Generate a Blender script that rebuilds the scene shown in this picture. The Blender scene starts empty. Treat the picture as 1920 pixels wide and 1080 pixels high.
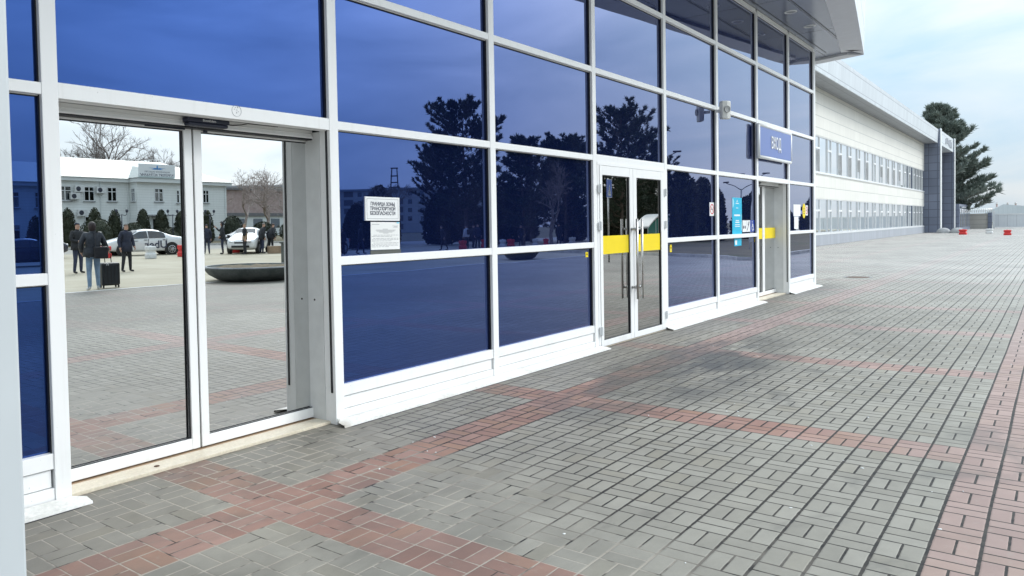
import bpy, bmesh, math, random
from mathutils import Vector, Matrix, Euler
R = math.radians
PI = math.pi
scene = bpy.context.scene
COL = scene.collection
random.seed(7)

# ------------------------------------------------------------------ camera
cam_d = bpy.data.cameras.new("Camera")
cam = bpy.data.objects.new("Camera", cam_d)
COL.objects.link(cam)
F_PX, YAW, PIT, ROL = 1426.86, 0.67863, 0.030505, 0.019281
CAM = Vector((-2.9314, -4.4237, 1.5368))
fw = Vector((math.cos(YAW) * math.cos(PIT), math.sin(YAW) * math.cos(PIT), -math.sin(PIT)))
r0 = Vector((math.sin(YAW), -math.cos(YAW), 0))
d0 = fw.cross(r0)
rt = math.cos(ROL) * r0 + math.sin(ROL) * d0
dn = -math.sin(ROL) * r0 + math.cos(ROL) * d0
m3 = Matrix((rt, -dn, -fw)).transposed()
cam.matrix_world = Matrix.Translation(CAM) @ m3.to_4x4()
cam_d.sensor_width = 36.0
cam_d.lens = F_PX / 1920 * 36
cam_d.shift_x = 123.95 / 1920
cam_d.shift_y = -69.66 / 1920
cam_d.clip_start = 0.05
cam_d.clip_end = 6000
scene.camera = cam

# ------------------------------------------------------------------ world and sun
SUN_EL, SUN_DIR = R(40), Vector((0.64, -0.77, 0)).normalized()
w = bpy.data.worlds.new("World")
scene.world = w
w.use_nodes = True
wn, wl = w.node_tree.nodes, w.node_tree.links
wn.clear()
wo = wn.new('ShaderNodeOutputWorld')
sky = wn.new('ShaderNodeTexSky')
sky.sky_type = 'NISHITA'
sky.sun_disc = False
sky.sun_elevation = SUN_EL
sky.sun_rotation = math.atan2(SUN_DIR.x, SUN_DIR.y)
sky.dust_density = 2.0
bg = wn.new('ShaderNodeBackground')
bg.inputs[1].default_value = 0.10
wl.new(sky.outputs[0], bg.inputs[0])
tc = wn.new('ShaderNodeTexCoord')
sep = wn.new('ShaderNodeSeparateXYZ')
wl.new(tc.outputs['Generated'], sep.inputs[0])
mp = wn.new('ShaderNodeMapping')
mp.inputs['Scale'].default_value = (2.2, 2.2, 9.0)
wl.new(tc.outputs['Generated'], mp.inputs[0])
ns = wn.new('ShaderNodeTexNoise')
ns.inputs['Scale'].default_value = 1.3
ns.inputs['Detail'].default_value = 7
ns.inputs['Roughness'].default_value = 0.52
ns.inputs['Distortion'].default_value = 0.5
wl.new(mp.outputs[0], ns.inputs['Vector'])
cr = wn.new('ShaderNodeValToRGB')
cr.color_ramp.elements[0].position = 0.33
cr.color_ramp.elements[0].color = (0.55, 0.76, 0.93, 1)
cr.color_ramp.elements[1].position = 0.66
cr.color_ramp.elements[1].color = (0.86, 0.92, 0.96, 1)
wl.new(ns.outputs['Fac'], cr.inputs[0])
# overcast deck: brighter towards the zenith, and somewhat brighter on the sun's side (negative y)
mr = wn.new('ShaderNodeMapRange')
mr.inputs['From Min'].default_value = 0.15
mr.inputs['From Max'].default_value = -0.75
mr.inputs['To Min'].default_value = 0.90
mr.inputs['To Max'].default_value = 0.95
wl.new(sep.outputs['Y'], mr.inputs['Value'])
zen = wn.new('ShaderNodeMapRange')
zen.inputs['From Min'].default_value = 0.0
zen.inputs['From Max'].default_value = 1.0
zen.inputs['To Min'].default_value = 1.0
zen.inputs['To Max'].default_value = 2.6
wl.new(sep.outputs['Z'], zen.inputs['Value'])
mul = wn.new('ShaderNodeMath')
mul.operation = 'MULTIPLY'
wl.new(mr.outputs[0], mul.inputs[0])
wl.new(zen.outputs[0], mul.inputs[1])
# on that side the deck is also closed: grey white instead of pale blue
mg = wn.new('ShaderNodeMapRange')
mg.inputs['From Min'].default_value = 0.0
mg.inputs['From Max'].default_value = -0.6
mg.inputs['To Min'].default_value = 0.0
mg.inputs['To Max'].default_value = 0.55
wl.new(sep.outputs['Y'], mg.inputs['Value'])
mxg = wn.new('ShaderNodeMix')
mxg.data_type = 'RGBA'
wl.new(mg.outputs[0], mxg.inputs['Factor'])
wl.new(cr.outputs[0], mxg.inputs[6])
mxg.inputs[7].default_value = (0.80, 0.84, 0.875, 1)
bg2 = wn.new('ShaderNodeBackground')
wl.new(mxg.outputs[2], bg2.inputs[0])
# the veiled sun brightens the cloud around it
dotn = wn.new('ShaderNodeVectorMath')
dotn.operation = 'DOT_PRODUCT'
wl.new(tc.outputs['Generated'], dotn.inputs[0])
dotn.inputs[1].default_value = (SUN_DIR.x * math.cos(SUN_EL), SUN_DIR.y * math.cos(SUN_EL), math.sin(SUN_EL))
dmx = wn.new('ShaderNodeMath')
dmx.operation = 'MAXIMUM'
wl.new(dotn.outputs['Value'], dmx.inputs[0])
dmx.inputs[1].default_value = 0.0
dpw = wn.new('ShaderNodeMath')
dpw.operation = 'POWER'
wl.new(dmx.outputs[0], dpw.inputs[0])
dpw.inputs[1].default_value = 7.0
# patchy: thinner and thicker cloud in front of the glow
npt = wn.new('ShaderNodeMapRange')
npt.inputs['From Min'].default_value = 0.30
npt.inputs['From Max'].default_value = 0.70
npt.inputs['To Min'].default_value = 1.6
npt.inputs['To Max'].default_value = 4.2
wl.new(ns.outputs['Fac'], npt.inputs['Value'])
gad = wn.new('ShaderNodeMath')
gad.operation = 'MULTIPLY_ADD'
wl.new(dpw.outputs[0], gad.inputs[0])
wl.new(npt.outputs[0], gad.inputs[1])
wl.new(mul.outputs[0], gad.inputs[2])
wl.new(gad.outputs[0], bg2.inputs[1])
mxs = wn.new('ShaderNodeMixShader')
mxs.inputs[0].default_value = 0.90
wl.new(bg.outputs[0], mxs.inputs[1])
wl.new(bg2.outputs[0], mxs.inputs[2])
wl.new(mxs.outputs[0], wo.inputs[0])

sd = bpy.data.lights.new("Sun", 'SUN')
sun = bpy.data.objects.new("Sun", sd)
COL.objects.link(sun)
sd.energy = 1.6
sd.angle = R(22)
sd.color = (1.0, 0.96, 0.90)
sv = Vector((SUN_DIR.x * math.cos(SUN_EL), SUN_DIR.y * math.cos(SUN_EL), math.sin(SUN_EL)))
sun.rotation_euler = sv.to_track_quat('Z', 'Y').to_euler()
sun.location = sv * 40
scene.view_settings.view_transform = 'Standard'
scene.view_settings.look = 'None'
scene.view_settings.exposure = 0.0
scene.view_settings.gamma = 1.0
try:
    scene.cycles.max_bounces = 10
    scene.cycles.glossy_bounces = 6
    scene.cycles.diffuse_bounces = 3
    scene.cycles.sample_clamp_indirect = 6
    scene.cycles.use_denoising = True
except Exception:
    pass

# ------------------------------------------------------------------ node helpers
class NT:
    def __init__(s, name):
        s.m = bpy.data.materials.new(name)
        s.m.use_nodes = True
        s.n, s.l = s.m.node_tree.nodes, s.m.node_tree.links
        s.b = s.n['Principled BSDF']

    def inp(s, sock, v):
        if isinstance(v, bpy.types.NodeSocket):
            s.l.new(v, sock)
        else:
            sock.default_value = v

    def math(s, op, a, b=0.0, c=0.0):
        n = s.n.new('ShaderNodeMath')
        n.operation = op
        s.inp(n.inputs[0], a)
        s.inp(n.inputs[1], b)
        s.inp(n.inputs[2], c)
        return n.outputs[0]

    def mix(s, f, a, b, blend='MIX'):
        n = s.n.new('ShaderNodeMix')
        n.data_type = 'RGBA'
        n.blend_type = blend
        s.inp(n.inputs['Factor'], f)
        s.inp(n.inputs[6], a if isinstance(a, bpy.types.NodeSocket) else (*a, 1)[:4])
        s.inp(n.inputs[7], b if isinstance(b, bpy.types.NodeSocket) else (*b, 1)[:4])
        return n.outputs[2]

    def pos(s, kind='geo'):
        if kind == 'geo':
            return s.n.new('ShaderNodeNewGeometry').outputs['Position']
        return s.n.new('ShaderNodeTexCoord').outputs['Object']

    def sepx(s, v):
        n = s.n.new('ShaderNodeSeparateXYZ')
        s.l.new(v, n.inputs[0])
        return n.outputs

    def comb(s, x, y, z):
        n = s.n.new('ShaderNodeCombineXYZ')
        for i, v in enumerate((x, y, z)):
            s.inp(n.inputs[i], v)
        return n.outputs[0]

    def noise(s, vec, scale, detail=3, rough=0.55, dist=0.0):
        n = s.n.new('ShaderNodeTexNoise')
        s.l.new(vec, n.inputs['Vector'])
        n.inputs['Scale'].default_value = scale
        n.inputs['Detail'].default_value = detail
        n.inputs['Roughness'].default_value = rough
        n.inputs['Distortion'].default_value = dist
        return n.outputs['Fac']

    def white(s, vec):
        n = s.n.new('ShaderNodeTexWhiteNoise')
        n.noise_dimensions = '3D'
        s.l.new(vec, n.inputs['Vector'])
        return n.outputs['Value']

    def rng(s, v, a, b, c=0.0, d=1.0, smooth=True):
        n = s.n.new('ShaderNodeMapRange')
        if smooth:
            n.interpolation_type = 'SMOOTHSTEP'
        s.inp(n.inputs[0], v)
        for i, q in enumerate((a, b, c, d)):
            s.inp(n.inputs[1 + i], q)
        return n.outputs[0]

    def vmul(s, v, k):
        n = s.n.new('ShaderNodeVectorMath')
        n.operation = 'MULTIPLY'
        s.l.new(v, n.inputs[0])
        n.inputs[1].default_value = k
        return n.outputs[0]

    def bump(s, h, strength, dist=0.01):
        n = s.n.new('ShaderNodeBump')
        n.inputs['Strength'].default_value = strength
        n.inputs['Distance'].default_value = dist
        s.l.new(h, n.inputs['Height'])
        s.l.new(n.outputs[0], s.b.inputs['Normal'])

    def set(s, **k):
        for a, v in k.items():
            s.inp(s.b.inputs[{'col': 'Base Color', 'rough': 'Roughness', 'metal': 'Metallic', 'spec': 'Specular IOR Level',
                              'coat': 'Coat Weight', 'emit': 'Emission Color', 'es': 'Emission Strength', 'alpha': 'Alpha'}[a]],
                  (*v, 1)[:4] if isinstance(v, tuple) else v)
        return s.m


def plain(name, col, rough=0.5, metal=0.0, var=0.10, scale=6.0, spec=0.5, coat=0.0):
    t = NT(name)
    p = t.pos('obj')
    n = t.noise(p, scale, 4)
    f = t.rng(n, 0.3, 0.7, 1 - var, 1 + var)
    t.set(col=t.mix(1.0, col, t.comb(f, f, f), 'MULTIPLY'), rough=t.math('ADD', rough - 0.05, t.math('MULTIPLY', n, 0.1)), metal=metal, spec=spec, coat=coat)
    return t.m


M = {}

def mat_frame():
    t = NT('white_coated_frame')
    p = t.pos()
    n1 = t.noise(p, 3.0, 5, 0.6)
    streak = t.noise(t.vmul(p, (14, 14, 0.9)), 1.0, 4, 0.6)
    d = t.math('MULTIPLY', t.rng(streak, 0.52, 0.78), 0.16)
    z = t.sepx(p)[2]
    low = t.math('MULTIPLY', t.rng(z, 0.5, 0.0), t.rng(n1, 0.42, 0.75))
    dd = t.math('ADD', d, t.math('MULTIPLY', low, 0.22))
    sc = t.noise(p, 60.0, 2)
    dots = t.math('MULTIPLY', t.rng(sc, 0.735, 0.76), 0.5)
    c = t.mix(dd, (0.85, 0.86, 0.86), (0.46, 0.44, 0.40))
    c = t.mix(dots, c, (0.12, 0.12, 0.13))
    t.set(col=c, rough=0.36, spec=0.45)
    t.bump(n1, 0.03, 0.01)
    return t.m


def mat_glass(name, base, rough, wave, tint_edge=(0.99, 0.99, 1.0), power=3.2, body=None):
    t = NT(name)
    p = t.pos()
    oi = t.n.new('ShaderNodeObjectInfo')
    off = t.math('MULTIPLY', oi.outputs['Random'], 40.0)
    x, y, z = t.sepx(p)
    v = t.comb(t.math('ADD', x, off), t.math('ADD', y, off), z)
    h = t.noise(v, 0.62, 1.5, 0.4)
    dust = t.noise(t.vmul(v, (1, 1, 0.5)), 2.3, 6, 0.65)
    spots = t.rng(t.noise(v, 26.0, 2), 0.74, 0.77)
    lw = t.n.new('ShaderNodeLayerWeight')
    lw.inputs['Blend'].default_value = 0.5
    fr = t.math('POWER', lw.outputs['Facing'], power)
    gl = t.n.new('ShaderNodeBsdfAnisotropic') if False else t.n.new('ShaderNodeBsdfGlossy')
    t.l.new(t.mix(fr, base, tint_edge), gl.inputs['Color'])
    t.l.new(t.rng(dust, 0.45, 0.9, rough, rough + 0.04), gl.inputs['Roughness'])
    # a film of dust on the outer face of the pane
    dif = t.n.new('ShaderNodeBsdfDiffuse')
    dif.inputs[0].default_value = (0.42, 0.43, 0.44, 1)
    mx = t.n.new('ShaderNodeMixShader')
    t.l.new(t.math('ADD', t.rng(dust, 0.42, 0.85, 0.0, 0.012), t.math('MULTIPLY', spots, 0.06)), mx.inputs[0])
    t.l.new(gl.outputs[0], mx.inputs[1])
    t.l.new(dif.outputs[0], mx.inputs[2])
    last = mx.outputs[0]
    if body:
        bd_ = t.n.new('ShaderNodeBsdfDiffuse')
        bd_.inputs[0].default_value = (*body, 1)
        ad = t.n.new('ShaderNodeAddShader')
        t.l.new(last, ad.inputs[0])
        t.l.new(bd_.outputs[0], ad.inputs[1])
        last = ad.outputs[0]
    t.l.new(last, t.n['Material Output'].inputs[0])
    bp_ = t.n.new('ShaderNodeBump')
    bp_.inputs['Strength'].default_value = wave
    bp_.inputs['Distance'].default_value = 0.05
    t.l.new(h, bp_.inputs['Height'])
    t.l.new(bp_.outputs[0], gl.inputs['Normal'])
    return t.m


MOD = 0.196
Q0 = -1.603

def mat_paving():
    t = NT('basket_weave_paving')
    x, y, z = t.sepx(t.pos())
    wv = t.comb(x, y, 0.0)
    # hand laid lines wander a little
    wob = t.math('MULTIPLY', t.math('SUBTRACT', t.noise(wv, 0.3, 1), 0.5), 0.035)
    wob2 = t.math('MULTIPLY', t.math('SUBTRACT', t.noise(t.vmul(wv, (1.0, 1.3, 1)), 0.35, 1), 0.5), 0.030)
    u = t.math('DIVIDE', t.math('ADD', x, wob), MOD)
    v = t.math('DIVIDE', t.math('SUBTRACT', Q0, t.math('ADD', y, wob2)), MOD)
    i, j = t.math('FLOOR', u), t.math('FLOOR', v)
    fu, fv = t.math('SUBTRACT', u, i), t.math('SUBTRACT', v, j)
    par = t.math('FLOORED_MODULO', t.math('ADD', i, j), 2.0)
    fs = t.math('ADD', t.math('MULTIPLY', fu, par), t.math('MULTIPLY', fv, t.math('SUBTRACT', 1.0, par)))
    half = t.math('GREATER_THAN', fs, 0.5)
    du = t.math('MINIMUM', fu, t.math('SUBTRACT', 1.0, fu))
    dv = t.math('MINIMUM', fv, t.math('SUBTRACT', 1.0, fv))
    ds = t.math('ABSOLUTE', t.math('SUBTRACT', fs, 0.5))
    # joints along the facade (dv) are the widest
    jit = t.math('MULTIPLY', t.math('SUBTRACT', t.noise(t.vmul(wv, (1, 1, 1)), 22.0, 3), 0.5), 0.024)
    d = t.math('ADD', t.math('MINIMUM', t.math('MINIMUM', du, t.math('MULTIPLY', dv, 0.72)), ds), jit)
    openj = t.noise(wv, 0.55, 2)
    near = t.rng(x, -0.6, 1.3)
    wj = t.math('ADD', 0.007, t.math('MULTIPLY', t.math('ADD', t.math('MULTIPLY', near, 0.75), t.math('MULTIPLY', t.rng(openj, 0.4, 0.7), 0.55)), 0.0165))
    joint = t.rng(d, wj, t.math('ADD', wj, 0.012), 1.0, 0.0)
    edge = t.rng(d, wj, t.math('ADD', wj, 0.03), 0.0, 1.0)
    bid = t.comb(t.math('ADD', i, t.math('MULTIPLY', half, 0.37)), j, half)
    rnd = t.white(bid)
    rnd2 = t.white(t.vmul(bid, (3.1, 1.7, 2.3)))
    fine = t.noise(wv, 90.0, 4, 0.7)
    mid = t.noise(wv, 7.0, 5, 0.6)
    mid2 = t.noise(wv, 17.0, 4, 0.6)
    big = t.noise(wv, 0.42, 4, 0.6)
    stain = t.noise(t.vmul(wv, (0.9, 1.4, 1)), 1.1, 5, 0.6, 0.6)
    im = t.math('FLOORED_MODULO', i, 16.0)
    jm = t.math('FLOORED_MODULO', j, 16.0)
    red = t.math('MAXIMUM', t.math('GREATER_THAN', im, 13.5),
                 t.math('MULTIPLY', t.math('GREATER_THAN', jm, 11.5), t.math('LESS_THAN', jm, 13.5)))
    grey = t.mix(rnd, (0.275, 0.260, 0.222), (0.330, 0.313, 0.270))
    grey = t.mix(t.math('MULTIPLY', t.rng(rnd2, 0.78, 0.95), 0.4), grey, (0.27, 0.245, 0.19))
    redc = t.mix(rnd, (0.280, 0.160, 0.128), (0.365, 0.228, 0.188))
    redc = t.mix(t.math('MULTIPLY', t.rng(rnd2, 0.6, 1.0), 0.5), redc, (0.33, 0.20, 0.13))
    faded = t.mix(0.55, redc, (0.40, 0.345, 0.325))
    wornx = t.math('MAXIMUM', t.rng(x, 3.0, 9.0), t.math('MAXIMUM', t.rng(y, -2.6, -4.0, 0.0, 0.75), t.rng(y, -4.5, -7.0)))
    redc = t.mix(wornx, redc, faded)
    redc = t.mix(t.rng(y, -4.8, -7.0, 0.0, 0.65), redc, grey)
    c = t.mix(red, grey, redc)
    # paler with distance: the open light beyond the canopy, painted into the colour
    c = t.mix(t.math('MULTIPLY', t.rng(x, 8.0, 26.0), 0.60), c, (0.47, 0.455, 0.435))
    k = t.math('ADD', 0.70, t.math('ADD', t.math('MULTIPLY', fine, 0.28), t.math('MULTIPLY', mid, 0.34)))
    c = t.mix(1.0, c, t.comb(k, k, k), 'MULTIPLY')
    k2 = t.rng(big, 0.3, 0.75, 0.86, 1.14)
    c = t.mix(1.0, c, t.comb(k2, k2, k2), 'MULTIPLY')
    c = t.mix(t.math('MULTIPLY', t.rng(mid2, 0.56, 0.72), 0.22), c, (0.34, 0.32, 0.28))
    # outer forecourt darkened in its colour to dim its reflection in the glass
    ko = t.rng(y, -4.8, -7.5, 1.0, 0.72)
    c = t.mix(1.0, c, t.comb(ko, ko, ko), 'MULTIPLY')
    # old damp and oil stains near the doors
    dx, dy = t.math('SUBTRACT', x, 5.0), t.math('SUBTRACT', y, -1.35)
    r2 = t.math('ADD', t.math('MULTIPLY', t.math('MULTIPLY', dx, dx), 0.13), t.math('MULTIPLY', t.math('MULTIPLY', dy, dy), 1.3))
    patch = t.math('MULTIPLY', t.rng(r2, 1.5, 0.1), t.rng(stain, 0.30, 0.62))
    wet_shade = t.math('MAXIMUM', t.math('MULTIPLY', patch, 0.92), t.math('MULTIPLY', t.rng(stain, 0.57, 0.72), 0.45))
    base_grime_shade = t.math('MULTIPLY', t.math('MULTIPLY', t.rng(y, -0.75, -0.12), t.rng(x, 18.0, 16.0)), t.rng(mid, 0.25, 0.6, 0.35, 1.0))  # grime plus painted contact shade along the wall base
    wet_shade = t.math('MAXIMUM', wet_shade, t.math('MULTIPLY', base_grime_shade, 0.62))
    near_dark = t.math('MULTIPLY', t.rng(t.math('ADD', x, t.math('MULTIPLY', y, -1.0)), 5.0, 0.5), t.rng(stain, 0.32, 0.66))  # patchy darkening of the paving towards the near left
    wet_shade = t.math('MAXIMUM', wet_shade, t.math('MULTIPLY', near_dark, 0.52))
    c = t.mix(wet_shade, c, (0.085, 0.083, 0.074))
    # joint filling: pale sand in the trodden strip at the left, dark open soil joints elsewhere
    sandy = t.rng(t.math('ADD', t.math('SUBTRACT', x, t.math('MULTIPLY', t.math('ADD', y, 3.0), 0.35)), t.math('MULTIPLY', t.noise(wv, 0.9, 3), 2.4)), 2.1, 0.9)
    jc = t.mix(t.rng(mid2, 0.35, 0.65), (0.014, 0.013, 0.012), (0.050, 0.043, 0.036))
    sandy = t.math('MULTIPLY', sandy, t.rng(t.noise(wv, 5.0, 3), 0.36, 0.50))
    jc = t.mix(sandy, jc, t.mix(mid, (0.30, 0.265, 0.22), (0.46, 0.42, 0.36)))
    c = t.mix(joint, c, jc)
    t.set(col=c, rough=t.math('ADD', 0.56, t.math('MULTIPLY', t.math('SUBTRACT', fine, wet_shade), 0.2)), spec=0.38)
    tilt = t.math('ADD', t.math('MULTIPLY', t.math('SUBTRACT', fu, 0.5), t.math('SUBTRACT', rnd, 0.5)),
                  t.math('MULTIPLY', t.math('SUBTRACT', fv, 0.5), t.math('SUBTRACT', rnd2, 0.5)))
    h = t.math('ADD', t.math('MULTIPLY', edge, 1.0), t.math('ADD', t.math('MULTIPLY', fine, 0.22), t.math('MULTIPLY', tilt, 0.25)))
    h = t.math('ADD', h, t.math('MULTIPLY', mid2, 0.3))
    t.bump(h, 0.35, 0.004)
    return t.m


def mat_asphalt():
    t = NT('sandy_worn_asphalt')
    p = t.pos()
    x, y, z = t.sepx(p)
    n = t.noise(p, 0.35, 5, 0.6)
    s = t.noise(t.vmul(p, (0.25, 1, 1)), 1.2, 5, 0.6, 0.5)
    f = t.noise(p, 40, 3)
    c = t.mix(t.rng(n, 0.35, 0.7), (0.385, 0.345, 0.26), (0.46, 0.42, 0.33))
    c = t.mix(t.math('MULTIPLY', t.rng(s, 0.56, 0.72), 0.6), c, (0.25, 0.215, 0.15))
    far = t.rng(y, -38, -44)
    c = t.mix(far, c, (0.30, 0.29, 0.265))
    k = t.math('ADD', 0.8, t.math('MULTIPLY', f, 0.4))
    c = t.mix(1.0, c, t.comb(k, k, k), 'MULTIPLY')
    t.set(col=c, rough=0.85, spec=0.3)
    return t.m


def mat_noise2(name, a, b, scale, rough=0.85, third=None, bump=0.3, bscale=None, dist=0.02):
    t = NT(name)
    p = t.pos()
    c = t.mix(t.rng(t.noise(p, scale, 5, 0.62), 0.32, 0.68), a, b)
    f = t.noise(p, bscale or scale * 8, 4, 0.65)
    k = t.math('ADD', 0.75, t.math('MULTIPLY', f, 0.5))
    c = t.mix(1.0, c, t.comb(k, k, k), 'MULTIPLY')
    if third:
        c = t.mix(t.rng(t.noise(p, scale * 0.3, 3), 0.55, 0.72), c, third)
    t.set(col=c, rough=rough, spec=0.35)
    t.bump(f, bump, dist)
    return t.m


def mat_panels(name, col, seam, px, pz, axis='x', wz=0.022, wx=0.014, var=0.08, rough=0.45, vertical=1.0, offset=0.0, metal=0.0, streak=0.12):
    """sheet cladding with seams; axis is the horizontal world axis that runs along the panels"""
    t = NT(name)
    p = t.pos()
    x, y, z = t.sepx(p)
    a = x if axis == 'x' else y
    b = z if axis != 'xy' else y
    if axis == 'xy':
        a = x
    u, v = t.math('DIVIDE', a, px), t.math('DIVIDE', t.math('ADD', b, offset), pz)
    i, j = t.math('FLOOR', u), t.math('FLOOR', v)
    fu, fv = t.math('SUBTRACT', u, i), t.math('SUBTRACT', v, j)
    du = t.math('MULTIPLY', t.math('MINIMUM', fu, t.math('SUBTRACT', 1, fu)), px)
    dv = t.math('MULTIPLY', t.math('MINIMUM', fv, t.math('SUBTRACT', 1, fv)), pz)
    s = t.math('MAXIMUM', t.math('MULTIPLY', t.rng(du, wx, wx * 2, 1, 0), vertical), t.rng(dv, wz, wz * 2, 1, 0))
    rnd = t.white(t.comb(i, j, 0.0))
    st = t.noise(t.vmul(p, (5, 5, 0.35)), 1.0, 5, 0.6)
    k = t.math('ADD', t.rng(rnd, 0, 1, 1 - var, 1 + var, False), t.math('MULTIPLY', t.math('SUBTRACT', st, 0.5), streak * 2))
    c = t.mix(1.0, col, t.comb(k, k, k), 'MULTIPLY')
    c = t.mix(s, c, seam)
    t.set(col=c, rough=rough, metal=metal)
    t.bump(t.math('SUBTRACT', 1.0, s), 0.4, 0.01)
    return t.m


def mat_leaf(name, a, b, brown=None):
    t = NT(name)
    p = t.pos('obj')
    n = t.noise(p, 1.3, 4, 0.65)
    n2 = t.noise(p, 9, 2)
    c = t.mix(t.rng(t.math('ADD', t.math('MULTIPLY', n, 0.6), t.math('MULTIPLY', n2, 0.4)), 0.35, 0.65), a, b)
    if brown:
        c = t.mix(t.rng(t.noise(p, 2.6, 3), 0.6, 0.72), c, brown)
    t.set(col=c, rough=0.6, spec=0.3)
    return t.m


M['frame'] = mat_frame()
M['blue'] = mat_glass('blue_mirror_glass', (0.034, 0.074, 0.225), 0.0, 0.055, body=(0.0025, 0.005, 0.024))
M['mirror'] = mat_glass('neutral_mirror_glass', (0.72, 0.73, 0.73), 0.0, 0.012)
M['doorglass'] = mat_glass('grey_mirror_glass', (0.40, 0.39, 0.375), 0.0, 0.015)
M['winglass'] = mat_glass('window_glass', (0.72, 0.76, 0.80), 0.0, 0.10)
M['darkglass'] = mat_glass('dark_window_glass', (0.16, 0.18, 0.20), 0.02, 0.10)
M['gasket'] = plain('black_rubber', (0.012, 0.013, 0.018), 0.5)
M['reveal'] = plain('reveal_panel_white', (0.66, 0.675, 0.67), 0.4, var=0.05)
M['flash'] = mat_noise2('weathered_white_flashing', (0.70, 0.70, 0.67), (0.80, 0.80, 0.78), 5.0, 0.5, (0.50, 0.47, 0.42), 0.15, dist=0.005)
M['cream'] = mat_noise2('cream_threshold_stone', (0.62, 0.55, 0.43), (0.68, 0.62, 0.50), 6.0, 0.3, None, 0.05, dist=0.003)
M['tan'] = plain('tan_stone', (0.42, 0.29, 0.19), 0.5)
M['paving'] = mat_paving()
M['asphalt'] = mat_asphalt()
M['earth'] = mat_noise2('dry_winter_ground', (0.11, 0.095, 0.06), (0.17, 0.145, 0.09), 0.6, 0.95, (0.10, 0.11, 0.05), 0.6, 9)
M['kerb'] = mat_noise2('pale_kerb_concrete', (0.46, 0.45, 0.43), (0.62, 0.61, 0.58), 1.5, 0.8)
M['column'] = plain('pale_grey_column_cladding', (0.50, 0.535, 0.555), 0.38, var=0.03, scale=1.5)
M['soffit'] = mat_panels('grey_soffit_panels', (0.27, 0.30, 0.37), (0.06, 0.07, 0.09), 2.9, 0.62, 'xy', 0.006, 0.007, 0.09, 0.22, 1.0, 0.0, 0.35, 0.05)
M['soffit_edge'] = plain('canopy_edge_metal', (0.55, 0.565, 0.61), 0.4, 0.2, 0.04)
M['fascia'] = mat_panels('canopy_fascia_panels', (0.66, 0.69, 0.73), (0.3, 0.32, 0.35), 1.5, 3.0, 'x', 0.01, 0.01, 0.05, 0.3)
M['cladding'] = mat_panels('cream_wall_cladding', (0.74, 0.73, 0.68), (0.50, 0.50, 0.48), 1.5, 0.71, 'x', 0.016, 0.007, 0.035, 0.5, 0.5, 0.02, 0.0, 0.10)
M['wing_fascia'] = mat_panels('pale_grey_fascia', (0.56, 0.60, 0.635), (0.30, 0.32, 0.35), 0.62, 0.9, 'x', 0.014, 0.006, 0.06, 0.4, 0.25, 0.22)
M['wing_soffit'] = mat_panels('grey_eaves_soffit', (0.30, 0.315, 0.34), (0.14, 0.15, 0.17), 0.6, 0.6, 'xy', 0.01, 0.006, 0.05, 0.5)
M['fin'] = mat_panels('slate_blue_panels', (0.165, 0.192, 0.262), (0.09, 0.105, 0.15), 0.8, 0.82, 'y', 0.02, 0.02, 0.10, 0.5)
M['plinth'] = mat_panels('grey_plinth_panels', (0.36, 0.385, 0.43), (0.24, 0.25, 0.28), 0.9, 0.7, 'x', 0.01, 0.012, 0.06, 0.5)
M['alu'] = plain('white_aluminium', (0.74, 0.76, 0.77), 0.35, 0.0, 0.03)
M['steel'] = plain('brushed_steel', (0.55, 0.55, 0.54), 0.28, 1.0, 0.05)
M['darkmetal'] = plain('dark_painted_metal', (0.035, 0.04, 0.06), 0.4)
M['navyplastic'] = plain('navy_plastic', (0.016, 0.021, 0.045), 0.45, var=0.05)
M['yellow'] = plain('yellow_film', (0.86, 0.66, 0.006), 0.4, var=0.02)
M['paper'] = plain('white_paper', (0.78, 0.79, 0.78), 0.6, var=0.02)
M['signwhite'] = plain('white_sign_plastic', (0.80, 0.815, 0.82), 0.35, var=0.015)
M['ink'] = plain('dark_ink', (0.05, 0.055, 0.09), 0.6, var=0.02)
M['greyink'] = plain('grey_print', (0.28, 0.29, 0.31), 0.6, var=0.02)
M['signblue'] = plain('blue_sign_panel', (0.125, 0.185, 0.45), 0.3, var=0.03, scale=2)
M['deepblue'] = plain('deep_blue_print', (0.012, 0.045, 0.32), 0.4, var=0.02)
M['cyan'] = plain('cyan_poster', (0.008, 0.44, 0.66), 0.4, var=0.02)
M['lightcyan'] = plain('pale_cyan_print', (0.30, 0.66, 0.80), 0.4, var=0.02)
M['redink'] = plain('red_print', (0.55, 0.02, 0.03), 0.45, var=0.02)
M['redplastic'] = plain('red_plastic', (0.62, 0.030, 0.028), 0.45, var=0.08)
M['whiteplastic'] = plain('white_plastic', (0.68, 0.69, 0.69), 0.45, var=0.08)
M['speaker'] = plain('ivory_plastic', (0.66, 0.67, 0.65), 0.45, var=0.03)
M['speakergrille'] = plain('grey_grille', (0.36, 0.37, 0.37), 0.6, var=0.1, scale=120)
M['concrete'] = mat_noise2('dark_cast_concrete', (0.085, 0.095, 0.090), (0.14, 0.15, 0.14), 3.0, 0.85)
M['concrete_lt'] = mat_noise2('grey_concrete', (0.30, 0.31, 0.32), (0.42, 0.43, 0.44), 2.0, 0.85)
M['soil'] = mat_noise2('planter_soil', (0.10, 0.08, 0.05), (0.19, 0.15, 0.10), 5.0, 0.95)
M['officewall'] = mat_panels('white_siding', (0.82, 0.845, 0.83), (0.70, 0.725, 0.71), 6.0, 0.24, 'x', 0.012, 0.0, 0.02, 0.6, 0.0)
M['officetrim'] = plain('white_eaves_trim', (0.72, 0.75, 0.745), 0.5, var=0.03)
M['officeroof'] = mat_panels('pale_green_metal_roof', (0.30, 0.345, 0.33), (0.265, 0.31, 0.295), 0.55, 30.0, 'x', 0.0, 0.03, 0.03, 0.4)
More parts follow.
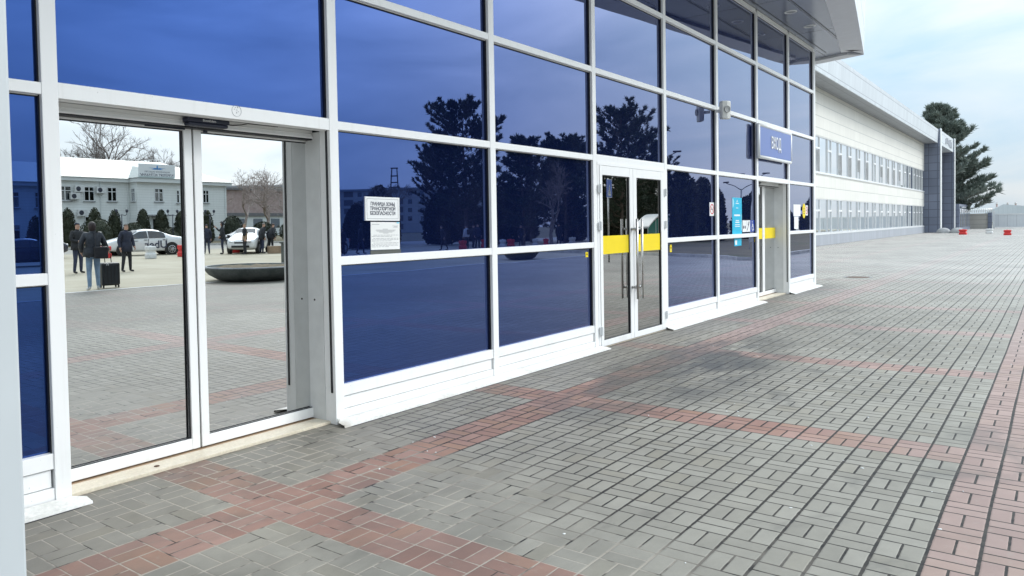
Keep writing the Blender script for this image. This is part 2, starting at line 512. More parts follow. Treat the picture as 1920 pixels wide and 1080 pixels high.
M['brickwall'] = mat_noise2('dull_red_brick', (0.37, 0.275, 0.26), (0.45, 0.36, 0.345), 2.0, 0.9)
M['apt'] = mat_panels('pale_apartment_panels', (0.52, 0.51, 0.50), (0.40, 0.39, 0.38), 3.2, 2.7, 'y', 0.03, 0.03, 0.06, 0.8)
M['aptdark'] = plain('shaded_loggia', (0.16, 0.16, 0.17), 0.8)
M['bark'] = mat_noise2('grey_brown_bark', (0.10, 0.075, 0.06), (0.17, 0.135, 0.11), 4.0, 0.9)
M['twig'] = plain('bare_twig', (0.20, 0.165, 0.15), 0.85, var=0.2)
M['palebark'] = plain('pale_birch_twig', (0.36, 0.30, 0.275), 0.85, var=0.2)
M['needle'] = mat_leaf('pine_needles', (0.13, 0.165, 0.145), (0.24, 0.275, 0.24), (0.22, 0.20, 0.16))
M['needle2'] = mat_leaf('dark_pine_needles', (0.030, 0.048, 0.034), (0.062, 0.085, 0.055))
M['thuja'] = mat_leaf('thuja_foliage', (0.030, 0.040, 0.024), (0.068, 0.075, 0.045), (0.085, 0.075, 0.045))
M['hedge'] = mat_leaf('dark_hedge_foliage', (0.024, 0.034, 0.022), (0.055, 0.062, 0.040))
M['carwhite'] = plain('white_car_paint', (0.74, 0.75, 0.76), 0.25, var=0.02, coat=0.6)
M['cardark'] = plain('dark_car_paint', (0.020, 0.024, 0.045), 0.22, var=0.05, coat=0.7)
M['carsilver'] = plain('silver_car_paint', (0.42, 0.44, 0.46), 0.25, var=0.03, coat=0.6)
M['carglass'] = plain('car_window_glass', (0.015, 0.018, 0.024), 0.06, spec=0.8)
M['tyre'] = plain('tyre_rubber', (0.018, 0.018, 0.018), 0.8)
M['rim'] = plain('alloy_rim', (0.45, 0.46, 0.47), 0.3, 0.9, 0.05)
M['lampred'] = plain('red_lamp_lens', (0.45, 0.01, 0.01), 0.2)
M['lampclear'] = plain('clear_lamp_lens', (0.6, 0.62, 0.64), 0.12, 0.4)
M['black'] = plain('black_plastic', (0.015, 0.015, 0.016), 0.5)
M['skin'] = plain('skin', (0.50, 0.30, 0.22), 0.5, var=0.05)
M['hair'] = plain('dark_hair', (0.035, 0.022, 0.022), 0.6, var=0.2)
M['greyhair'] = plain('grey_hair', (0.20, 0.18, 0.165), 0.7, var=0.2)
M['navycloth'] = plain('navy_cloth', (0.022, 0.027, 0.050), 0.8, var=0.25)
M['blackcloth'] = plain('black_cloth', (0.020, 0.022, 0.027), 0.8, var=0.25)
M['jacket'] = plain('black_quilted_nylon', (0.026, 0.031, 0.042), 0.5, var=0.3, scale=18)
M['jeans'] = plain('washed_blue_denim', (0.20, 0.29, 0.40), 0.85, var=0.22, scale=5)
M['darkjeans'] = plain('dark_denim', (0.035, 0.045, 0.085), 0.85, var=0.2)
M['whitecloth'] = plain('white_cloth', (0.62, 0.63, 0.64), 0.8, var=0.1)
M['tancloth'] = plain('tan_cloth', (0.30, 0.215, 0.145), 0.8, var=0.15)
M['brownbag'] = plain('dark_leather', (0.016, 0.016, 0.020), 0.5, var=0.2)
M['suitcase'] = plain('black_suitcase_shell', (0.020, 0.024, 0.027), 0.4, var=0.12)
M['shelterglass'] = plain('green_tinted_glass', (0.055, 0.20, 0.165), 0.12, spec=0.7)
M['lampglass'] = plain('milky_lamp_glass', (0.6, 0.6, 0.58), 0.3)
M['gatewhite'] = mat_panels('white_gate_sheets', (0.66, 0.69, 0.72), (0.5, 0.52, 0.55), 1.0, 3.0, 'y', 0.01, 0.02, 0.03, 0.5)
M['gatebeige'] = mat_panels('beige_wall_panels', (0.50, 0.48, 0.44), (0.34, 0.33, 0.31), 3.0, 0.6, 'y', 0.02, 0.02, 0.05, 0.6)
M['hangarroof'] = mat_panels('pale_sheet_roof', (0.62, 0.67, 0.71), (0.58, 0.63, 0.67), 1.2, 30.0, 'y', 0.0, 0.05, 0.03, 0.5)
M['rust'] = mat_noise2('rusty_iron', (0.10, 0.055, 0.035), (0.18, 0.11, 0.07), 8.0, 0.8)


# ------------------------------------------------------------------ geometry helpers
def new_bm():
    return bmesh.new()


def box(bm, x0, x1, y0, y1, z0, z1, rz=0.0, piv=None):
    mat = Matrix.Translation(((x0 + x1) / 2, (y0 + y1) / 2, (z0 + z1) / 2)) @ Matrix.Diagonal((abs(x1 - x0), abs(y1 - y0), abs(z1 - z0), 1))
    if rz:
        c = Vector(piv) if piv else Vector(((x0 + x1) / 2, (y0 + y1) / 2, 0))
        mat = Matrix.Translation(c) @ Matrix.Rotation(rz, 4, 'Z') @ Matrix.Translation(-c) @ mat
    bmesh.ops.create_cube(bm, size=1.0, matrix=mat)


def tube(bm, a, b, ra, rb=None, seg=8, cap=True):
    a, b = Vector(a), Vector(b)
    rb = ra if rb is None else rb
    d = (b - a)
    if d.length < 1e-6:
        return
    q = d.to_track_quat('Z', 'Y').to_matrix()
    va, vb = [], []
    for k in range(seg):
        t = 2 * PI * k / seg
        o = q @ Vector((math.cos(t), math.sin(t), 0))
        va.append(bm.verts.new(a + o * ra))
        vb.append(bm.verts.new(b + o * rb))
    for k in range(seg):
        n = (k + 1) % seg
        bm.faces.new((va[k], va[n], vb[n], vb[k]))
    if cap:
        bm.faces.new(va[::-1])
        bm.faces.new(vb)


def path(bm, pts, r, seg=8):
    for a, b in zip(pts[:-1], pts[1:]):
        tube(bm, a, b, r, r, seg)


def lathe(bm, prof, seg=24, c=(0, 0, 0), sx=1.0, sy=1.0):
    rings = []
    for r, z in prof:
        if r < 1e-5:
            rings.append([bm.verts.new((c[0], c[1], c[2] + z))])
        else:
            rings.append([bm.verts.new((c[0] + sx * r * math.cos(2 * PI * k / seg), c[1] + sy * r * math.sin(2 * PI * k / seg), c[2] + z)) for k in range(seg)])
    for A, B in zip(rings[:-1], rings[1:]):
        for k in range(seg):
            n = (k + 1) % seg
            if len(A) == 1 and len(B) == 1:
                continue
            if len(A) == 1:
                bm.faces.new((A[0], B[n], B[k]))
            elif len(B) == 1:
                bm.faces.new((A[k], A[n], B[0]))
            else:
                bm.faces.new((A[k], A[n], B[n], B[k]))


def prism(bm, pts, fn, t):
    """pts: 2D polygon; fn maps (u, v, depth) to a point; depth 0..t"""
    a = [bm.verts.new(fn(u, v, 0.0)) for u, v in pts]
    b = [bm.verts.new(fn(u, v, t)) for u, v in pts]
    n = len(pts)
    bm.faces.new(a)
    bm.faces.new(b[::-1])
    for k in range(n):
        m = (k + 1) % n
        bm.faces.new((a[m], a[k], b[k], b[m]))


def obj(name, bm, mat, parent=None, smooth=False, bevel=0.0, loc=None, rot=None):
    bmesh.ops.recalc_face_normals(bm, faces=bm.faces)
    me = bpy.data.meshes.new(name)
    bm.to_mesh(me)
    bm.free()
    for m in (mat if isinstance(mat, (list, tuple)) else [mat]):
        me.materials.append(m)
    if smooth:
        me.polygons.foreach_set('use_smooth', [True] * len(me.polygons))
    o = bpy.data.objects.new(name, me)
    COL.objects.link(o)
    if parent:
        o.parent = parent
    if loc:
        o.location = loc
    if rot:
        o.rotation_euler = rot
    if bevel:
        b = o.modifiers.new('bevel', 'BEVEL')
        b.width = bevel
        b.segments = 2
        b.limit_method = 'ANGLE'
        b.angle_limit = R(40)
    return o


def tag(o, label=None, cat=None, group=None, kind=None):
    if label:
        o['label'] = label
    if cat:
        o['category'] = cat
    if group:
        o['group'] = group
    if kind:
        o['kind'] = kind
    return o


def thing(name, label, cat, loc=(0, 0, 0), rz=0.0, group=None):
    o = bpy.data.objects.new(name, None)
    o.empty_display_size = 0.2
    COL.objects.link(o)
    o.location = loc
    o.rotation_euler = (0, 0, rz)
    return tag(o, label, cat, group)


def struct(name, bm, mat):
    return tag(obj(name, bm, mat), kind='structure')


def dup(root, loc, rz=None, label=None, scale=None):
    r = root.copy()
    COL.objects.link(r)
    r.location = loc
    if rz is not None:
        r.rotation_euler = (0, 0, rz)
    if label:
        r['label'] = label
    if scale:
        r.scale = (scale, scale, scale) if not isinstance(scale, tuple) else scale
    for ch in list(root.children):
        c = ch.copy()
        COL.objects.link(c)
        c.parent = r
        for g in list(ch.children):
            d = g.copy()
            COL.objects.link(d)
            d.parent = c
    return r


def text_mesh(name, body, size, mat, parent, m, extrude=0.001, align='CENTER', xscale=1.0, bold=0.0):
    cu = bpy.data.curves.new(name, 'FONT')
    cu.body = body
    cu.size = size
    cu.align_x = align
    cu.align_y = 'CENTER'
    cu.extrude = extrude
    cu.offset = bold
    cu.resolution_u = 3
    t = bpy.data.objects.new(name, cu)
    COL.objects.link(t)
    dg = bpy.context.evaluated_depsgraph_get()
    me = bpy.data.meshes.new_from_object(t.evaluated_get(dg))
    COL.objects.unlink(t)
    bpy.data.objects.remove(t)
    me.materials.clear()
    me.materials.append(mat)
    o = bpy.data.objects.new(name, me)
    COL.objects.link(o)
    if parent:
        o.parent = parent
    o.matrix_local = m @ Matrix.Diagonal((xscale, 1, 1, 1))
    return o


# text that faces -y: local x -> +x, local y -> +z, local z -> -y
FACE_S = Matrix(((1, 0, 0, 0), (0, 0, -1, 0), (0, 1, 0, 0), (0, 0, 0, 1)))
# text that faces +y (towards the terminal): local x -> -x
FACE_N = Matrix(((-1, 0, 0, 0), (0, 0, 1, 0), (0, 1, 0, 0), (0, 0, 0, 1)))


def ring(bm, x, z, r1, r2, y0, y1, seg=28):
    vs = []
    for k in range(seg):
        t = 2 * PI * k / seg
        c, s = math.cos(t), math.sin(t)
        vs.append([bm.verts.new((x + r * c, y, z + r * s)) for r, y in ((r1, y0), (r2, y0), (r2, y1), (r1, y1))])
    for k in range(seg):
        a, b = vs[k], vs[(k + 1) % seg]
        for q in range(4):
            bm.faces.new((a[q], a[(q + 1) % 4], b[(q + 1) % 4], b[q]))


# ------------------------------------------------------------------ ground and paving
bm = new_bm()
box(bm, -2500, 2500, -2500, 2500, -0.62, -0.016)
struct('ground', bm, M['earth'])
bm = new_bm()
box(bm, -160, 170, -52, 60, -0.30, -0.008)
struct('plaza', bm, M['asphalt'])
bm = new_bm()
prism(bm, [(-70, -13.45), (33.5, -13.45), (34, -12.6), (135, -4.2), (135, 9), (-70, 9)], lambda u, v, d: (u, v, -d), 0.2)
struct('pavement', bm, M['paving'])

# the lawn island to the right with its kerb
isl = [(28.6, -4.9), (28.3, -5.6), (29.0, -6.3), (30.4, -7.6), (31.4, -9.6), (32.2, -12.0), (33.6, -16.2), (35.2, -18.6), (38.5, -20.0), (60, -22.5), (110, -22.5), (110, -4.9)]
bm = new_bm()
cx = sum(p[0] for p in isl) / len(isl)
ins = []
for k, (x, y) in enumerate(isl):
    a, b = Vector(isl[k - 1]), Vector(isl[(k + 1) % len(isl)])
    t = (b - a).normalized()
    n = Vector((-t.y, t.x))
    if (Vector((70, -12)) - Vector((x, y))).dot(n) < 0:
        n = -n
    ins.append((x + n.x * 0.16, y + n.y * 0.16))
prism(bm, ins, lambda u, v, d: (u, v, 0.09 - d), 0.2)
struct('lawn', bm, M['earth'])
bm = new_bm()
for k in range(len(isl)):
    n = (k + 1) % len(isl)
    A, B = Vector(isl[k]), Vector(isl[n])
    L = (B - A).length
    cnt = max(1, round(L / 1.0))
    for q in range(cnt):
        f0, f1 = q / cnt, (q + 1) / cnt - 0.012 / max(L, 0.1)
        p = [A.lerp(B, f0), A.lerp(B, f1), Vector(ins[k]).lerp(Vector(ins[n]), f1), Vector(ins[k]).lerp(Vector(ins[n]), f0)]
        h = 0.135 + random.uniform(-0.006, 0.006)
        prism(bm, [tuple(v) for v in p], lambda u, v, d, h=h: (u, v, h - d), h + 0.1)
struct('kerb', bm, M['kerb'])
# lawn and kerb in front of the office across the plaza
bm = new_bm()
box(bm, -60, 47, -61.5, -50.2, -0.2, 0.11)
struct('lawn', bm, M['earth'])
bm = new_bm()
for k in range(107):
    box(bm, -60 + k, -60 + k + 0.985, -50.2, -50.0, -0.2, 0.15 + random.uniform(-0.008, 0.008))
struct('kerb', bm, M['kerb'])
bm = new_bm()
box(bm, -60, 33.0, -13.75, -13.55, -0.2, 0.004)
struct('kerb', bm, M['kerb'])

# shell chips and pebbles lying on the paving
bm = new_bm()
for k in range(46):
    x = random.uniform(0.2, 8)
    y = random.uniform(-4.3, -0.4)
    s = random.uniform(0.003, 0.0075)
    m = Matrix.Translation((x, y, s * 0.3)) @ Matrix.Rotation(random.uniform(0, 6), 4, 'Z') @ Matrix.Diagonal((s * random.uniform(1, 2), s, s * 0.5, 1))
    bmesh.ops.create_icosphere(bm, subdivisions=1, radius=1, matrix=m)
tag(obj('shell_chips', bm, M['paper']), 'tiny white chips scattered over the paving', 'gravel', kind='stuff')

# rusty manhole cover far out on the paving
mh = thing('manhole_cover', 'flat round rusty manhole cover set in the paving past the glass corner', 'manhole', (19.7, -0.25, 0))
bm = new_bm()
lathe(bm, [(0, 0.006), (0.27, 0.006), (0.28, 0.004), (0.28, -0.05)], 32)
obj('lid', bm, M['rust'], mh, True)
bm = new_bm()
lathe(bm, [(0.29, -0.05), (0.29, 0.008), (0.34, 0.008), (0.34, -0.05)], 32)
obj('rim', bm, M['concrete_lt'], mh)

# ------------------------------------------------------------------ terminal: glass facade
TB = thing('glass_terminal', 'terminal front of blue mirror glass in white frames under a curved canopy', 'building')
XV = [-0.965 + 2.1525 * b for b in range(-4, 9)]      # XV[4] is the mullion left of the sliding door
NB = len(XV) - 1
ZG0, Z3, Z2, Z1, Z4, Z5 = 0.30, 1.290, 2.358, 3.428, 4.498, 5.47
HW, HT = 0.046, 0.033
GY = 0.05
DOORS = {4: 'slide', 7: 'swing', 10: 'slide'}


def fz(X, Z, Y):
    """shift a point measured on the mullion faces (y=0) to another depth along its sight line"""
    k = (Y + 4.4237) / 4.4237
    return (-2.9314 + (X + 2.9314) * k, 1.5368 + (Z - 1.5368) * k)


for b, x in enumerate(XV):
    bm = new_bm()
    wv = HW if b != len(XV) - 1 else 0.075
    box(bm, x - wv, x + wv, 0.0, 0.12, 0.0, Z5 - 0.02)
    o = obj('mullion', bm, M['frame'], TB, bevel=0.004)
    bm = new_bm()
    for s in (-1, 1):
        box(bm, x + s * wv - 0.006 * (s < 0), x + s * wv + 0.006 * (s > 0), 0.030, 0.049, 0.25, Z5 - 0.05)
    obj('gasket', bm, M['gasket'], o)
for b in range(NB):
    xa, xb = XV[b] + HW, XV[b + 1] - HW
    kind = DOORS.get(b)
    zs = [Z2, Z1, Z4] if kind else [Z3, Z2, Z1, Z4]
    for z in zs + [Z5]:
        bm = new_bm()
        ht = HT + (0.012 if z == Z2 and kind else 0)
        box(bm, xa, xb, 0.003, 0.11, z - ht, z + ht)
        box(bm, xa, xb, 0.035, 0.045, z - ht - 0.005, z - ht)
        obj('transom', bm, M['frame'], TB, bevel=0.003)
    rows = ([] if kind else [(ZG0, Z3 - HT), (Z3 + HT, Z2 - HT)]) + [(Z2 + HT, Z1 - HT), (Z1 + HT, Z4 - HT), (Z4 + HT, Z5 - HT)]
    for z0, z1 in rows:
        bm = new_bm()
        nx, nz = 1, 1
        box(bm, -(xb - xa) / 2, (xb - xa) / 2, 0, 0.02, -(z1 - z0) / 2, (z1 - z0) / 2)
        o = obj('glass_pane', bm, M['blue'], TB, loc=((xa + xb) / 2, GY, (z0 + z1) / 2))
        o.rotation_euler = (R(random.uniform(-0.06, 0.06)), 0, R(random.uniform(-0.07, 0.07)))
        # black gasket line under each transom
        bm = new_bm()
        box(bm, -(xb - xa) / 2, (xb - xa) / 2, -0.006, 0.0, (z1 - z0) / 2 - 0.011, (z1 - z0) / 2)
        obj('gasket', bm, M['gasket'], o)
    if not kind:
        # sill under the glass: rail, recessed panel, rail
        bm = new_bm()
        box(bm, xa, xb, 0.008, 0.11, 0.212, ZG0)
        obj('sill_rail', bm, M['frame'], TB, bevel=0.003)
        bm = new_bm()
        box(bm, xa + 0.012, xb - 0.012, 0.022, 0.10, 0.107, 0.206)
        obj('sill_panel', bm, M['frame'], TB, bevel=0.002)
        bm = new_bm()
        box(bm, xa, xb, 0.05, 0.09, 0.20, 0.22)
        box(bm, xa, xb, 0.05, 0.09, 0.095, 0.115)
        box(bm, xa, xb, 0.06, 0.09, 0.0, 0.22)
        obj('shadow_gap', bm, M['gasket'], TB)
        bm = new_bm()
        box(bm, xa, xb, 0.008, 0.11, 0.030, 0.103)
        obj('sill_rail', bm, M['frame'], TB, bevel=0.003)


def flashing(x0, x1):
    bm = new_bm()
    n = max(2, int((x1 - x0) / 0.3))
    vs = []
    for k in range(n + 1):
        x = x0 + (x1 - x0) * k / n
        wob = random.uniform(-0.004, 0.004)
        ext = 0.06 if k in (0, n) else 0.0
        e = (0.07 if k == 0 else (-0.07 if k == n else 0))
        prof = [(-0.004, 0.036), (-0.06, 0.030 + wob), (-0.115, 0.018 + wob), (-0.128, 0.018 + wob), (-0.131, 0.002)]
        vs.append([bm.verts.new((x + (-e if y < -0.05 else 0) , y + (wob * 0.6 if y < -0.05 else 0), z)) for y, z in prof])
    for A, B in zip(vs[:-1], vs[1:]):
        for q in range(4):
            bm.faces.new((A[q], B[q], B[q + 1], A[q + 1]))
    o = obj('flashing', bm, M['flash'], TB)
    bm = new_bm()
    box(bm, x0, x1, -0.142, -0.128, -0.002, 0.0025)  # added dark strip, stands in for contact shade at the flashing foot
    obj('contact_shade_strip', bm, M['gasket'], o)
    s = o.modifiers.new('solid', 'SOLIDIFY')
    s.thickness = 0.003
    s.offset = 0


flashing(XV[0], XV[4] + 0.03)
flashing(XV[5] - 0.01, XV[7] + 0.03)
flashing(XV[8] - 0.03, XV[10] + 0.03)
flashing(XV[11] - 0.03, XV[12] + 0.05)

# ---- recessed sliding doors
DY = 0.30


def sliding_door(b, wide):
    xa, xb = XV[b] + HW, XV[b + 1] - HW
    # reveal: side cheeks, lintel soffit, header box
    for x0, x1, nm in ((xa - 0.035, xa + 0.001, 'reveal'), (xb - 0.001, xb + 0.035, 'reveal')):
        bm = new_bm()
        box(bm, x0, x1, 0.122, 0.44, 0.02, Z2 - 0.047)
        obj(nm, bm, M['reveal'], TB, bevel=0.002)
    bm = new_bm()
    box(bm, xa, xb, 0.112, 0.44, Z2 - 0.03, Z2 + 0.03)
    obj('lintel', bm, M['reveal'], TB)
    bm = new_bm()
    box(bm, xa + 0.002, xb - 0.002, 0.20, 0.43, 2.275, Z2 - 0.032)
    box(bm, xa + 0.002, xb - 0.002, 0.192, 0.2, 2.292, 2.30)
    box(bm, xa + 0.002, xb - 0.002, 0.190, 0.2, 2.262, 2.276)
    obj('door_header', bm, M['frame'], TB, bevel=0.003)
    bm = new_bm()
    box(bm, xa + 0.002, xb - 0.002, 0.205, 0.40, 2.252, 2.2735)
    obj('header_gap', bm, M['gasket'], TB)
    bm = new_bm()
    box(bm, xa - 0.03, xb + 0.03, 0.065, 0.235, 0.0, 0.022)
    obj('threshold', bm, M['cream'], TB, bevel=0.003)
    bm = new_bm()
    box(bm, xa - 0.03, xb + 0.03, 0.236, 0.44, 0.0, 0.017)
    obj('threshold', bm, M['tan'], TB)
    bm = new_bm()
    box(bm, xa - 0.02, xb + 0.02, 0.42, 0.46, 0.0, Z2)
    obj('back_panel', bm, M['gasket'], TB)

    def leaf(x0, x1, left_st, right_st, y, bottom=0.075):
        bm = new_bm()
        z0, z1 = 0.028, 2.262
        f0, f1 = y - 0.035, y + 0.035
        box(bm, x0, x0 + left_st, f0, f1, z0, z1)
        box(bm, x1 - right_st, x1, f0, f1, z0, z1)
        box(bm, x0 + left_st, x1 - right_st, f0 + 0.001, f1, z0, z0 + bottom)
        box(bm, x0 + left_st, x1 - right_st, f0 + 0.008, f1, z1 - 0.022, z1)
        lf = obj('sliding_leaf', bm, M['frame'], TB, bevel=0.003)
        g = new_bm()
        zc = (z0 + bottom + z1 - 0.022) / 2
        hh = (z1 - 0.022 - z0 - bottom) / 2
        box(g, -(x1 - right_st - x0 - left_st) / 2, (x1 - right_st - x0 - left_st) / 2, 0, 0.012, -hh, hh)
        gl = obj('glass', g, M['mirror'], lf, loc=((x0 + left_st + x1 - right_st) / 2, y - 0.004, zc))
        gl.rotation_euler = (R(0.26), 0, 0)
        k = new_bm()
        yy0, yy1 = y - 0.020, y - 0.012
        box(k, x0 + left_st, x0 + left_st + 0.007, yy0, yy1, z0 + bottom, z1 - 0.022)
        box(k, x1 - right_st - 0.012, x1 - right_st, yy0, yy1, z0 + bottom, z1 - 0.022)
        box(k, x0 + left_st + 0.007, x1 - right_st - 0.012, yy0, yy1, z0 + bottom, z0 + bottom + 0.006)
        box(k, x0 + left_st + 0.007, x1 - right_st - 0.012, yy0, yy1, z1 - 0.029, z1 - 0.022)
        obj('gasket', k, M['gasket'], lf)
        return lf

    if wide:
        L = leaf(xa - 0.01, 0.098, 0.06, 0.062, DY)
        Rr = leaf(0.112, xb + 0.08, 0.062, 0.03, DY)
        bm = new_bm()
        box(bm, 0.098, 0.112, DY - 0.02, DY + 0.02, 0.03, 2.262)
        obj('meeting_seal', bm, M['gasket'], TB)
        # top guide brackets at the meeting stiles
        bm = new_bm()
        box(bm, -0.25, 0.04, DY - 0.05, DY - 0.036, 2.243, 2.262)
        obj('guide_bracket', bm, M['navyplastic'], TB)
        bm = new_bm()
        box(bm, 0.19, 0.215, DY - 0.05, DY - 0.036, 2.235, 2.262)
        obj('guide_bracket', bm, M['navyplastic'], TB)
    else:
        c = (xa + xb) / 2 + 0.08
        leaf(xa - 0.01, 13.20, 0.06, 0.06, DY)
        L = leaf(13.21, xb + 0.10, 0.07, 0.03, DY)
        bm = new_bm()
        box(bm, 13.285, xb - 0.02, DY - 0.032, DY - 0.030, 1.185, 1.405)
        obj('yellow_band', bm, M['yellow'], L)
        bm = new_bm()
        box(bm, xa + 0.02, 13.12, DY - 0.032, DY - 0.030, 1.185, 1.405)
        obj('yellow_band', bm, M['yellow'], L)
    # little photocell holes on the cheek
    bm = new_bm()
    tube(bm, (xb - 0.004, 0.22, 0.98), (xb + 0.01, 0.22, 0.98), 0.008, 0.008, 12)
    obj('photocell', bm, M['black'], TB)
    # motion sensor on the header
    sx = 0.15 if wide else (xa + xb) / 2 - 0.55
    sw = 0.165 if wide else 0.11
    bm = new_bm()
    box(bm, sx - sw, sx + sw, 0.125, 0.20, 2.285, 2.352 - 0.034)
    box(bm, sx - sw * 0.93, sx + sw * 0.97, 0.135, 0.20, 2.262, 2.285)
    sn = obj('door_sensor', bm, M['navyplastic'], TB, bevel=0.008)
    if wide:
        text_mesh('maker_lettering', 'BoonEdam', 0.024, M['signwhite'], sn, Matrix.Translation((sx, 0.1245, 2.30)) @ FACE_S, 0.0005)
    bm = new_bm()
    pts = [(sx + sw, 0.19, 2.30), (sx + sw + 0.06, 0.18, 2.296), (sx + sw + 0.13, 0.17, 2.305), (sx + sw + 0.18, 0.16, 2.318), (sx + sw + 0.45, 0.16, 2.320)]
    path(bm, pts, 0.004, 6)
    obj('sensor_cable', bm, M['black'], TB, True)
    # broken circle left by a removed fitting above the header, wide door only
    if wide:
        bm = new_bm()
        ring(bm, 0.285, Z2 + 0.012, 0.0375, 0.039, 0.0005, 0.003, 30)
        for k in range(9):
            a, r = random.uniform(0, 6.28), random.uniform(0, 0.03)
            box(bm, 0.285 + r * math.cos(a) - 0.002, 0.285 + r * math.cos(a) + 0.003, 0.0005, 0.003, Z2 + 0.01 + r * math.sin(a), Z2 + 0.014 + r * math.sin(a))
        obj('fitting_scar', bm, M['greyink'], TB)
        bm = new_bm()
        lathe(bm, [(0, 0.0255), (0.016, 0.0255), (0.018, 0.0225), (0.018, 0.02)], 20, (-0.31, 0.14, 0))
        obj('floor_bolt', bm, M['rust'], TB, True)


sliding_door(4, True)
sliding_door(10, False)
# exposed foot of the mullion beside the wide door
bm = new_bm()
box(bm, 1.15, 1.232, -0.005, 0.0, 0.0, 0.05)
obj('mullion_foot', bm, M['flash'], TB)

# ---- double swing door
xa, xb = XV[7] + HW, XV[8] - HW
xm = 6.528
bm = new_bm()
box(bm, xa, xb, -0.004, 0.10, 2.275, 2.313)
box(bm, xa, xa + 0.045, -0.004, 0.10, 0.01, 2.275)
box(bm, xb - 0.045, xb, -0.004, 0.10, 0.01, 2.275)
obj('door_surround', bm, M['frame'], TB, bevel=0.003)
bm = new_bm()
box(bm, xa, xb, 0.0, 0.14, 0.0, 0.008)
obj('threshold', bm, M['cream'], TB)
bm = new_bm()
box(bm, xa + 0.04, xb - 0.04, 0.10, 0.13, 0.01, 2.28)
obj('back_panel', bm, M['gasket'], TB)
for s, (x0, x1, g0, g1) in ((-1, (xa + 0.049, xm - 0.004, 5.655, 6.425)), (1, (xm + 0.004, xb - 0.049, 6.635, 7.44))):
    bm = new_bm()
    z0, z1, gz0, gz1 = 0.016, 2.270, 0.092, 2.155
    y0, y1 = -0.012, 0.06
    box(bm, x0, g0, y0, y1, z0, z1)
    box(bm, g1, x1, y0, y1, z0, z1)
    box(bm, g0, g1, y0 + 0.0008, y1, z0, gz0)
    box(bm, g0, g1, y0 + 0.0008, y1, gz1, z1)
    lf = obj('door_leaf', bm, M['frame'], TB, bevel=0.003)
    bm = new_bm()
    box(bm, g0, g1, 0.012, 0.022, gz0, gz1)
    obj('glass', bm, M['doorglass'], lf)
    bm = new_bm()
    for q in ((g0, g0 + 0.010, gz0, gz1), (g1 - 0.010, g1, gz0, gz1), (g0 + 0.01, g1 - 0.01, gz0, gz0 + 0.008), (g0 + 0.01, g1 - 0.01, gz1 - 0.010, gz1)):
        box(bm, q[0], q[1], -0.002, 0.0115, q[2], q[3])
    obj('gasket', bm, M['gasket'], lf)
    bm = new_bm()
    a0, a1 = (g0 + 0.011, g1 - 0.011)
    box(bm, a0, a1, 0.0075, 0.0112, 1.165, 1.395)
    obj('yellow_band', bm, M['yellow'], lf)
    hx = xm + s * 0.075
    bm = new_bm()
    tube(bm, (hx, -0.095, 0.545), (hx, -0.095, 1.605), 0.016, 0.016, 14)
    for z in (0.70, 1.47):
        box(bm, min(hx, hx - s * 0.03) - 0.006, max(hx, hx - s * 0.03) + 0.006, -0.085, -0.0125, z - 0.016, z + 0.016)
    obj('pull_handle', bm, M['steel'], lf, True)
    ex = xa + 0.03 if s < 0 else xb - 0.03
    for z in (0.22, 1.52, 1.98):
        bm = new_bm()
        tube(bm, (ex, -0.028, z - 0.055), (ex, -0.028, z + 0.055), 0.017, 0.017, 12)
        box(bm, ex - 0.034, ex + 0.034, -0.022, -0.0125, z - 0.048, z + 0.048)
        obj('hinge', bm, M['alu'], lf)

# ---- solid parts behind the glass and the right flank
bm = new_bm()
box(bm, XV[0], XV[12] - 0.02, 0.47, 0.60, 0.0, 5.6)
obj('back_wall', bm, M['gasket'], TB)
bm = new_bm()
box(bm, XV[12] - 0.02, XV[12] + 0.075, 0.121, 6.85, 0.0, 5.50)
obj('flank_wall', bm, M['cladding'], TB)
bm = new_bm()
box(bm, XV[0], XV[12] + 0.05, 0.2, 26, 5.62, 7.4)
obj('roof', bm, M['fascia'], TB)

# ---- canopy
outer = [(-26, -3.0), (-14, -3.1), (-8, -3.25), (-3, -3.2), (1, -3.0), (5, -2.6), (9, -2.05), (13.3, -1.43), (17.5, -0.80)]
outer2 = []
for k in range(len(outer) - 1):        # Catmull-Rom to round the edge
    p0, p1, p2, p3 = [Vector(outer[max(0, min(len(outer) - 1, k + q))]) for q in (-1, 0, 1, 2)]
    for q in range(5):
        t = q / 5
        outer2.append(tuple(0.5 * ((2 * p1) + (p2 - p0) * t + (2 * p0 - 5 * p1 + 4 * p2 - p3) * t * t + (3 * p1 - p0 - 3 * p2 + p3) * t ** 3)))
outer2.append(outer[-1])
poly = outer2 + [(17.9, 0.35), (18.4, 1.2), (19.0, 3.2), (-26, 3.2)]
SZ = 5.50
bm = new_bm()
prism(bm, [(x, y) for x, y in poly], lambda u, v, d: (u, v, SZ + d), 0.10)
CAN = obj('canopy', bm, M['soffit'], TB)
bm = new_bm()
# outer border strip hanging 50 mm lower than the inner soffit, and the fascia above it
ed = outer2 + [(17.9, 0.35), (18.25, 0.9)]
def inset(k, d):
    a, b = Vector(ed[max(0, k - 1)]), Vector(ed[min(len(ed) - 1, k + 1)])
    t = (b - a).normalized()
    return Vector(ed[k]) + Vector((-t.y, t.x)) * d
for k in range(len(ed) - 1):
    p = [Vector(ed[k]), Vector(ed[k + 1]), inset(k + 1, 0.45), inset(k, 0.45)]
    if k >= len(outer2) - 2:
        p = [Vector(ed[k]), Vector(ed[k + 1]), Vector(ed[k + 1]) + Vector((-0.36, 0.06)), Vector(ed[k]) + Vector((-0.30, 0.30 if k == len(outer2) - 1 else 0.34))]
    prism(bm, [tuple(v) for v in p], lambda u, v, d: (u, v, SZ - 0.055 + d), 0.054)
obj('edge_strip', bm, M['soffit_edge'], CAN)
bm = new_bm()
va, vb, vc = [], [], []
